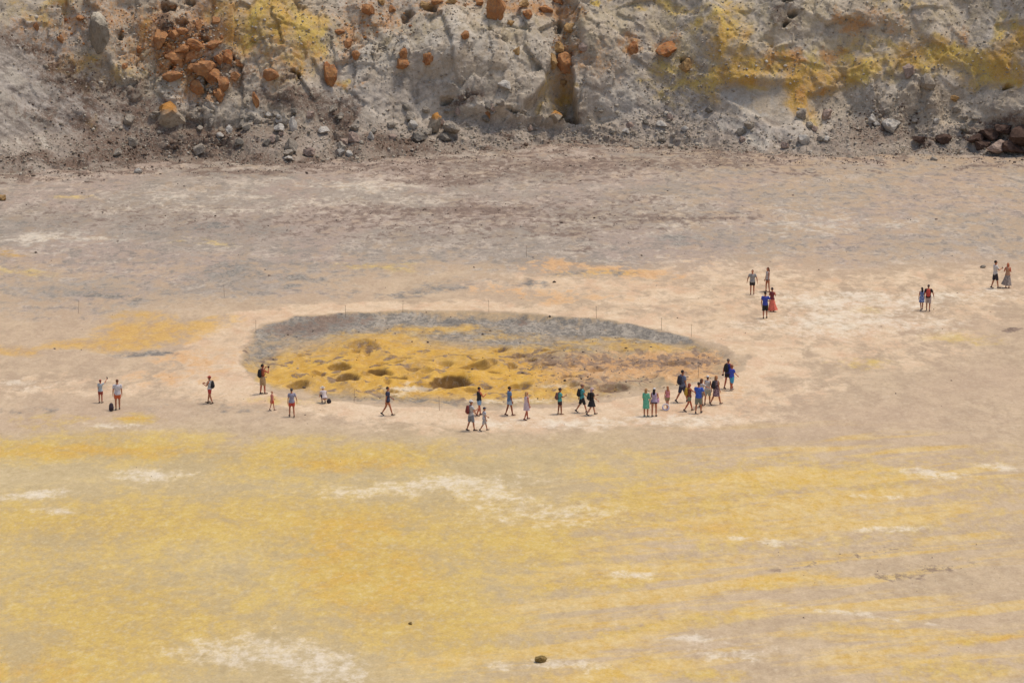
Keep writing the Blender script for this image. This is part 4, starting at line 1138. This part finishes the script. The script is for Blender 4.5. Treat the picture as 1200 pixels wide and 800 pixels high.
    if bk in ('shorts', 'hot', 'knee', 'trousers'):
        bm = bmesh.new()
        torso(bm, .835, 1.03, .016)
        fr = {'hot': .22, 'shorts': .62, 'knee': .98}.get(bk, 1)
        for sd_ in (1, -1):
            h_, kn, an, heel, toe = [T @ q for q in J[sd_]]
            a_ = .02 if bk != 'hot' else .014
            if bk == 'trousers':
                ring_tube(bm, [h_ + Vector((0, 0, .03)), h_.lerp(kn, .45), kn, kn.lerp(an, .5), kn.lerp(an, .92)], [.105, .098, .076, .072, .064], 12, round_ends=False)
            else:
                ring_tube(bm, [h_ + Vector((0, 0, .03)), h_.lerp(kn, fr * .5), h_.lerp(kn, fr)], [.09 + a_, .088 + a_, .088 + a_ - .018 * fr], 12, round_ends=False)
        link('trousers' if bk == 'trousers' else 'shorts', fin(fuse(bm, 'shorts', .017, 2)), cloth(bc), root)
    elif bk == 'skirt':
        bm = bmesh.new()
        L_ = bottom[2]
        side = bottom[3] if len(bottom) > 3 else 0
        hem = .96 - L_ * .9
        n_, rows = 40, 8
        grid = []
        for i in range(rows + 1):
            f_ = i / rows
            ring_ = []
            for j_ in range(n_):
                a_ = 2 * math.pi * j_ / n_
                rip = 1 + .10 * f_ * math.sin(7 * a_ + 1) + .05 * f_ * math.sin(12 * a_)
                rx, ry = (.15 + .13 * f_) * rip, (.115 + .13 * f_) * rip
                ring_.append(bm.verts.new(T @ Vector((rx * math.cos(a_) + side * f_ ** 2 * max(0, math.cos(a_)), ry * math.sin(a_) - .02 * f_, 1.05 + (hem - 1.05) * f_ + (.06 * f_ * max(0, math.cos(a_)) if side else 0)))))
            grid.append(ring_)
        for a_, b_ in zip(grid[:-1], grid[1:]):
            for j_ in range(n_):
                bm.faces.new((a_[j_], a_[(j_ + 1) % n_], b_[(j_ + 1) % n_], b_[j_]))
        bm.faces.new(grid[0])
        link('skirt', fin(to_mesh(bm, 'skirt')), cloth(bc, bottom[4] if len(bottom) > 4 else None), root)
    for sd_ in (1, -1):
        bm = bmesh.new()
        h_, kn, an, heel, toe = [T @ q for q in J[sd_]]
        ring_tube(bm, [heel, heel.lerp(toe, .35), heel.lerp(toe, .75), toe + (toe - heel) * .06], [(.036, .036), (.038, .040), (.046, .032), (.036, .024)], 12)
        ring_tube(bm, [an + (heel - an) * .1, heel.lerp(toe, .22)], [.043, .042], 10)
        link('shoe', fin(fuse(bm, 'shoe', .012, 2)), cloth(shoes), root)
    # --- carried things stay things of their own
    W = Matrix.Translation(pt) @ Matrix.Rotation(R(rz), 4, 'Z')
    if pack:
        pc_, plabel = pack
        q = link('backpack', None, label=plabel, category='backpack', group='backpacks worn by visitors')
        q.location = W @ (S @ up((0, -.155, 1.05)))
        q.rotation_euler = (R(-lean), 0, R(rz))
        def part(nm_, fn, c_, vox=.016, on=None):
            bm = bmesh.new()
            fn(bm)
            me_ = fuse(bm, nm_, vox, 3)
            me_.transform(S)
            return link(nm_, me_, cloth(c_), on or q)
        sk = part('sack', lambda b_: (ring_tube(b_, [(0, -.05, 0), (0, -.06, .2), (0, -.045, .36)], [(.135, .085), (.145, .095), (.115, .07)], 16)), pc_)
        part('pocket', lambda b_: ring_tube(b_, [(0, -.135, .03), (0, -.14, .15)], [(.10, .04), (.09, .035)], 12), pc_, on=sk)
        for sd_ in (1, -1):
            part('strap', lambda b_: ring_tube(b_, [(sd_ * .09, .02, .36), (sd_ * .10, .11, .425), (sd_ * .105, .215, .41), (sd_ * .115, .295, .30), (sd_ * .13, .285, .16), (sd_ * .15, .16, .06), (sd_ * .12, .02, .03)], [(.025, .011)] * 7, 8), pc_, .012)
    if bag:
        kind, bcol, side, blabel = bag
        wr, fd_ = arms[side][2], arms[side][3]
        hand = W @ (S @ up(wr + fd_ * .12))
        bm = bmesh.new()
        if kind == 'tote':
            q = link('tote_bag', None, label=blabel, category='bag')
            q.location = hand + Vector((0, 0, -.62 * k))
            q.rotation_euler = (0, 0, R(rz))
            ring_tube(bm, [(0, 0, .03), (0, 0, .16), (0, 0, .32)], [(.07, .17), (.085, .185), (.05, .165)], 16)
            link('sack', fin(fuse(bm, 'sack', .016)), cloth(bcol, '#d8c8d0'), q)
            bm = bmesh.new()
            ring_tube(bm, [(0, -.12, .30), (0, -.07, .50), (0, 0, .62), (0, .07, .50), (0, .12, .30)], [.012] * 5, 8)
            link('handle', fin(to_mesh(bm, 'handle')), cloth(bcol), q)
        elif kind == 'phone':
            q = link('phone', None, label=blabel, category='phone')
            q.location = hand
            q.rotation_euler = (R(20), 0, R(rz))
            bmesh.ops.create_cube(bm, size=1)
            for v_ in bm.verts:
                v_.co = Vector((v_.co.x * .078, v_.co.y * .012, v_.co.z * .15))
            bmesh.ops.bevel(bm, geom=bm.edges[:], offset=.005, segments=2, affect='EDGES')
            cs = link('case', to_mesh(bm, 'case'), cloth('#1c1c20'), q)
            bm = bmesh.new()
            bmesh.ops.create_cube(bm, size=1)
            for v_ in bm.verts:
                v_.co = Vector((v_.co.x * .068, v_.co.y * .002 - .0073, v_.co.z * .138))
            link('screen', to_mesh(bm, 'screen', False), cloth('#2c3540'), cs)
        elif kind == 'camera':
            q = link('photo_camera', None, label=blabel, category='camera')
            q.location = hand
            q.rotation_euler = (0, 0, R(rz))
            bmesh.ops.create_cube(bm, size=1)
            for v_ in bm.verts:
                v_.co = Vector((v_.co.x * .14, v_.co.y * .07, v_.co.z * .10))
            bmesh.ops.bevel(bm, geom=bm.edges[:], offset=.015, segments=2, affect='EDGES')
            cb = link('camera_body', to_mesh(bm, 'camera_body'), cloth('#222226'), q)
            bm = bmesh.new()
            ring_tube(bm, [(0, .02, 0), (0, .045, 0), (0, .075, 0)], [.034, .036, .034], 14, round_ends=False)
            link('lens', to_mesh(bm, 'lens'), cloth('#19191c'), cb)
    return root

TAN, LIGHT, RED, DEEP = '#b5795a', '#c99478', '#b8664c', '#8f573d'
A_, L_, R_, T_ = 0, 90, -90, 180
P_ = make_person
P_(118, 472, 27, -25, 'stand', 'raise', 'hang', RED, ('short', '#6e3b2a'), ('tee', '#b9c4c8'), ('shorts', '#a8483a'), '#4a4038', 'person in pale blue shirt raising a phone to take a picture', hat=('cap', '#a8483c'), fem=True, bag=('phone', '#222', 1, 'dark phone held up by the person in pale blue shirt'))
P_(138, 480, 35.5, 8, 'stand2', 'hang', 'hang', TAN, ('short', '#7a4a30'), ('tee', '#d8d4da'), ('shorts', '#d8693a'), '#6a5a48', 'person in white T-shirt and bright orange shorts seen from behind beside a bag')
P_(246, 473, 32, 75, 'walk', 'phone', 'phone', TAN, ('short', '#8a4030'), ('tank', '#d0cfcc'), ('shorts', '#c2423a'), '#6a5a48', 'person in white vest, red cap and red shorts carrying a black backpack', hat=('cap', '#b9483a'), pack=('#1b1d24', 'black backpack worn over a white vest'))
P_(308, 461.5, 35, -50, 'stand2', 'camera', 'camera', RED, ('short', '#1a1614'), ('none', '#fff'), ('knee', '#c0a27c'), '#4a3a30', 'bare chested person in khaki shorts photographing the sulphur field', pack=('#15161a', 'black backpack on the bare back of a person in khaki shorts'), bag=('camera', '#222', 1, 'small dark camera held up beside the sulphur field'))
P_(319, 481, 22.5, -60, 'walk', 'back', 'fwd', LIGHT, ('short', '#b98a68'), ('tank', '#d87a6c'), ('shorts', '#e2523e'), '#6a5045', 'child in coral shorts and pink top walking', kid=True)
P_(342, 488.5, 33, 15, 'walk2', 'wide', 'hang', TAN, ('short', '#3a3a40'), ('tee', '#9a97ac'), ('shorts', '#d0503e'), '#6a4a3c', 'person in lilac grey top and red shorts walking behind the child in coral', hat=('cap', '#4e4c52'), fem=True)
P_(380.5, 473, 20, 20, 'squat', 'knees', 'knees', LIGHT, ('short', '#a08060'), ('tee', '#d6c6c2'), ('knee', '#3d3044'), '#8a8078', 'person in white sun hat crouching at the edge of the sulphur field', hat=('sunhat', '#e6e0d6'), fem=True, lean=35)
P_(454.5, 487, 34, -82, 'stride', 'back', 'fwd', TAN, ('short', '#2a1e1a'), ('tee', '#333a55'), ('hot', '#2a222c'), '#22222a', 'long legged person in navy top and black shorts striding alone', fem=True)
P_(552, 505, 36, -68, 'walk', 'phone', 'fwd', TAN, ('short', '#5a4a40'), ('tee', '#d4cfcc'), ('knee', '#8d929a'), '#3a2c28', 'person in white cap and T-shirt with grey shorts and a red backpack', hat=('bucket', '#e0dcd8'), pack=('#8a3a34', 'dull red backpack on a person in white T-shirt'))
P_(561.5, 487, 33.5, -60, 'walk2', 'phone', 'hang', RED, ('short', '#2a1c18'), ('tank', '#1d1c20'), ('shorts', '#8fb4d6'), '#5a3a30', 'sunburnt person in black tank top and light blue shorts')
P_(567.5, 505, 28, -75, 'stride2', 'hang', 'fwd', TAN, ('short', '#3a2a24'), ('tee', '#d6d2d4', '#5a5a78'), ('knee', '#c2bcb8'), '#3a302c', 'child in navy cap and white printed T-shirt walking', hat=('cap', '#3a3c58'), kid=True)
P_(597, 487, 34, -70, 'walk', 'hang', 'hang', DEEP, ('short', '#1d1613'), ('tee', '#5c7fa8'), ('shorts', '#a9c0d6'), '#6a3a30', 'dark haired person in slate blue shirt and pale blue shorts')
P_(617, 492, 33, -60, 'walk2', 'hang', 'hang', RED, ('bob', '#c89a68'), ('dress', '#dcc6cc'), ('none', '', .42), '#6a3a30', 'blonde person in short pale pink dress', fem=True)
P_(656, 485.5, 31, -75, 'stand2', 'phone', 'hang', DEEP, ('short', '#241a18'), ('tee', '#5fb0a8'), ('shorts', '#3c2028'), '#9a7a60', 'person in teal shirt, dark cap and maroon shorts with a brown pack', hat=('cap', '#3a3438'), fem=True, pack=('#7a5048', 'small brown pack on a teal shirt'))
P_(682, 483.5, 33.5, -80, 'stride', 'fwd', 'back', TAN, ('short', '#7a5040'), ('tee', '#4aa0a4'), ('knee', '#1e1a1e'), '#4a4650', 'person in teal T-shirt and black knee shorts with a black backpack', hat=('cap', '#9a7464'), pack=('#18181c', 'black backpack worn over a teal T-shirt'))
P_(693.5, 486.5, 32, -75, 'stride2', 'fwd', 'phone', LIGHT, ('bob', '#b8a0a0'), ('tee', '#1a191e'), ('skirt', '#1c1a20', .42), '#2a2224', 'person dressed all in black with pale pinkish hat', hat=('bucket', '#c9aeb0'), fem=True, pack=('#141418', 'black backpack of the person dressed all in black'))
P_(757, 488, 33, -30, 'stand', 'hang', 'hang', TAN, ('bob', '#b88a58'), ('cover', '#6cc2a0'), ('none', '', .50), '#7a8a80', 'blonde person in loose mint green cover-up', fem=True)
P_(766.5, 488, 33.5, -15, 'stand2', 'strap', 'hang', TAN, ('long', '#1a1618'), ('tank', '#b9a4be'), ('hot', '#34344e'), '#2a2426', 'person with long black hair, white cap and lilac top', hat=('cap', '#e6e2e0'), fem=True, bag=('tote', '#c87ab0', 1, 'pink tote bag carried by the person in white cap and lilac top'))
P_(782, 479.5, 27, 25, 'walk', 'hang', 'hang', LIGHT, ('long', '#b87848'), ('tank', '#d88a90'), ('shorts', '#a8946c'), '#9a5a48', 'child in pink top and khaki shorts', kid=True, fem=True)
P_(799.5, 471.5, 38, -55, 'stride', 'hang', 'hang', TAN, ('short', '#1c1a1e'), ('tee', '#76809a'), ('knee', '#2e3450'), '#2e2c34', 'tall person in grey blue T-shirt and navy shorts', pack=('#23263a', 'navy backpack on the tall person in grey blue T-shirt'))
P_(807.5, 482, 33, -72, 'stride2', 'reach', 'hang', RED, ('bob', '#9a4a30'), ('tank', '#8a4a3c'), ('shorts', '#8d9478'), '#4a3028', 'red haired person in rust top and sage shorts reaching out', fem=True, pack=('#c8a030', 'yellow backpack of the red haired person'))
P_(818.5, 484.5, 36.5, -20, 'walk', 'wide', 'fwd', TAN, ('short', '#3a2420'), ('tee', '#3a62c4'), ('knee', '#858878'), '#2c2426', 'person in royal blue T-shirt and grey shorts seen from behind')
P_(822, 477, 33, -60, 'walk2', 'reach', 'hang', TAN, ('bob', '#6a4028'), ('tee', '#cfc4bc'), ('shorts', '#8a7a6c'), '#5a4a40', 'brown haired person half hidden behind the royal blue T-shirt', fem=True)
P_(829, 473.5, 33, -20, 'walk', 'hang', 'fwd', TAN, ('short', '#2a2230'), ('tank', '#d2ccc6'), ('knee', '#b9bfae'), '#8a7060', 'person in white cap, white top and pale sage shorts', hat=('cap', '#e4e2e2'), fem=True)
P_(839, 474.5, 34.5, -50, 'stride', 'hang', 'back', TAN, ('bob', '#b88050'), ('dress', '#6a4c58', '#b09aa0'), ('none', '', .48), '#7a6050', 'fair haired person in short dark patterned dress', fem=True, pack=('#202028', 'black bag on the back of the patterned dress'))
P_(853, 455.5, 35, -40, 'walk', 'hang', 'back', RED, ('short', '#6a5a50'), ('tank', '#2a3a88'), ('shorts', '#20202a'), '#5a4038', 'person with black backpack and dark shorts holding a camera', pack=('#141418', 'big black backpack at the end of the walking party'), bag=('camera', '#222', -1, 'dark camera hanging from the hand of the backpacker'))
P_(857.5, 457.5, 30, -50, 'walk2', 'fwd', 'hang', RED, ('short', '#8a5a44'), ('tee', '#3450c0'), ('knee', '#4ab0d8'), '#9a8a80', 'person in bright blue T-shirt and turquoise shorts', kid=True)
P_(881.5, 345, 28.7, 170, 'stand2', 'wide', 'wide', TAN, ('short', '#4a3026'), ('tee', '#a2a09e'), ('shorts', '#1f1c20'), '#5a4038', 'person in grey T-shirt and black shorts facing the group')
P_(899.5, 342, 28.7, 115, 'stand2', 'hang', 'hang', TAN, ('long', '#6a3c26'), ('tank', '#c9bfb8'), ('hot', '#4a4250'), '#6a4a3c', 'person with long brown hair, pale top and denim shorts', fem=True)
P_(896.5, 373, 31, -8, 'stand2', 'hip', 'hang', TAN, ('short', '#1c1818'), ('tee', '#3c4cae'), ('knee', '#17171b'), '#1c1a1c', 'person in indigo T-shirt and black shorts standing with back turned')
P_(904.5, 365, 27.5, -15, 'stand', 'strap', 'phone', RED, ('short', '#2a1a1a'), ('tank', '#7a2c32'), ('skirt', '#ee7a62', .97, .14), '#5a3030', 'person in dark hat, maroon top and long flowing coral skirt', hat=('bucket', '#3a2626'), fem=True)
P_(1080, 363.5, 26.5, 10, 'walk', 'hang', 'hang', TAN, ('long', '#171417'), ('dress', '#4a66a8', '#a8b4d0'), ('none', '', .40), '#6a5a58', 'person with black hair in short blue dress walking in a couple', fem=True)
P_(1087.5, 364.5, 30.5, -10, 'walk2', 'wide', 'hang', TAN, ('short', '#5a4844'), ('tee', '#1c1a1e'), ('knee', '#c0aaa2'), '#6a5a58', 'person in black T-shirt and pale pinkish shorts with red pack', pack=('#c8483a', 'bright red backpack on a black T-shirt'))
P_(1166, 338, 32, -75, 'walk', 'phone', 'hang', TAN, ('short', '#1a1618'), ('tee', '#d6d0ca'), ('knee', '#2a2430'), '#4a4240', 'person in white T-shirt and dark shorts looking at a phone', bag=('phone', '#222', 1, 'dark phone in the hand of the person in dark shorts'))
P_(1180.5, 337.5, 29, 160, 'stand', 'strap', 'strap', RED, ('bob', '#b87a48'), ('tank', '#c99a78'), ('skirt', '#b5a79a', .85, .16, '#7a7274'), '#8a5a48', 'person in orange top and long patterned grey skirt', fem=True)

# things put down on the ground
hp = hit(130.5, 481.5)[0]
q = link('backpack', None, label='dark maroon bag standing on the ground behind the orange shorts', category='backpack')
q.location = hp
q.rotation_euler = (0, 0, R(20))
bm = bmesh.new()
ring_tube(bm, [(0, 0, .10), (0, -.01, .25), (0, 0, .42)], [(.15, .10), (.155, .11), (.12, .08)], 16)
link('sack', fuse(bm, 'sack', .016), cloth('#3a2a38'), q)
bm = bmesh.new()
ring_tube(bm, [(0, -.11, .12), (0, -.12, .24)], [(.10, .04), (.09, .035)], 12)
link('pocket', fuse(bm, 'pocket', .014), cloth('#33242e'), q)
bm = bmesh.new()
ring_tube(bm, [(-.05, 0, .46), (-.03, 0, .52), (.03, 0, .52), (.05, 0, .46)], [.012] * 4, 8)
link('handle', to_mesh(bm, 'handle'), cloth('#2a2028'), q)

hp = hit(385.5, 472.5)[0]
q = link('shoulder_bag', None, label='dark shoulder bag on the ground beside the crouching person', category='bag')
q.location = hp
bm = bmesh.new()
ring_tube(bm, [(0, 0, .08), (0, 0, .18), (0, 0, .26)], [(.15, .08), (.14, .085), (.09, .04)], 14)
link('sack', fuse(bm, 'sack', .014), cloth('#2c2430'), q)
bm = bmesh.new()
ring_tube(bm, [(-.08, 0, .26), (-.05, .03, .36), (.05, .03, .36), (.08, 0, .26)], [.010] * 4, 8)
link('handle', to_mesh(bm, 'handle'), cloth('#241c26'), q)

hp = hit(779.5, 481)[0]
q = link('swim_ring', None, label='pale swim ring on the ground at the feet of the child in pink', category='swim ring')
q.location = hp + Vector((0, -.1, 0))
q.rotation_euler = (R(58), R(10), 0)
for nm_, c_, a0, a1 in (('panel', '#d9d2d6', 0, 3.3), ('panel', '#b9b6cc', 3.14, 6.4)):
    bm = bmesh.new()
    ring_tube(bm, [(.19 * math.cos(a_), .25 + .19 * math.sin(a_), 0) for a_ in np.linspace(a0, a1, 16)], [.045] * 16, 10, Vector((0, 0, 1)))
    link(nm_, to_mesh(bm, nm_), cloth(c_), q)
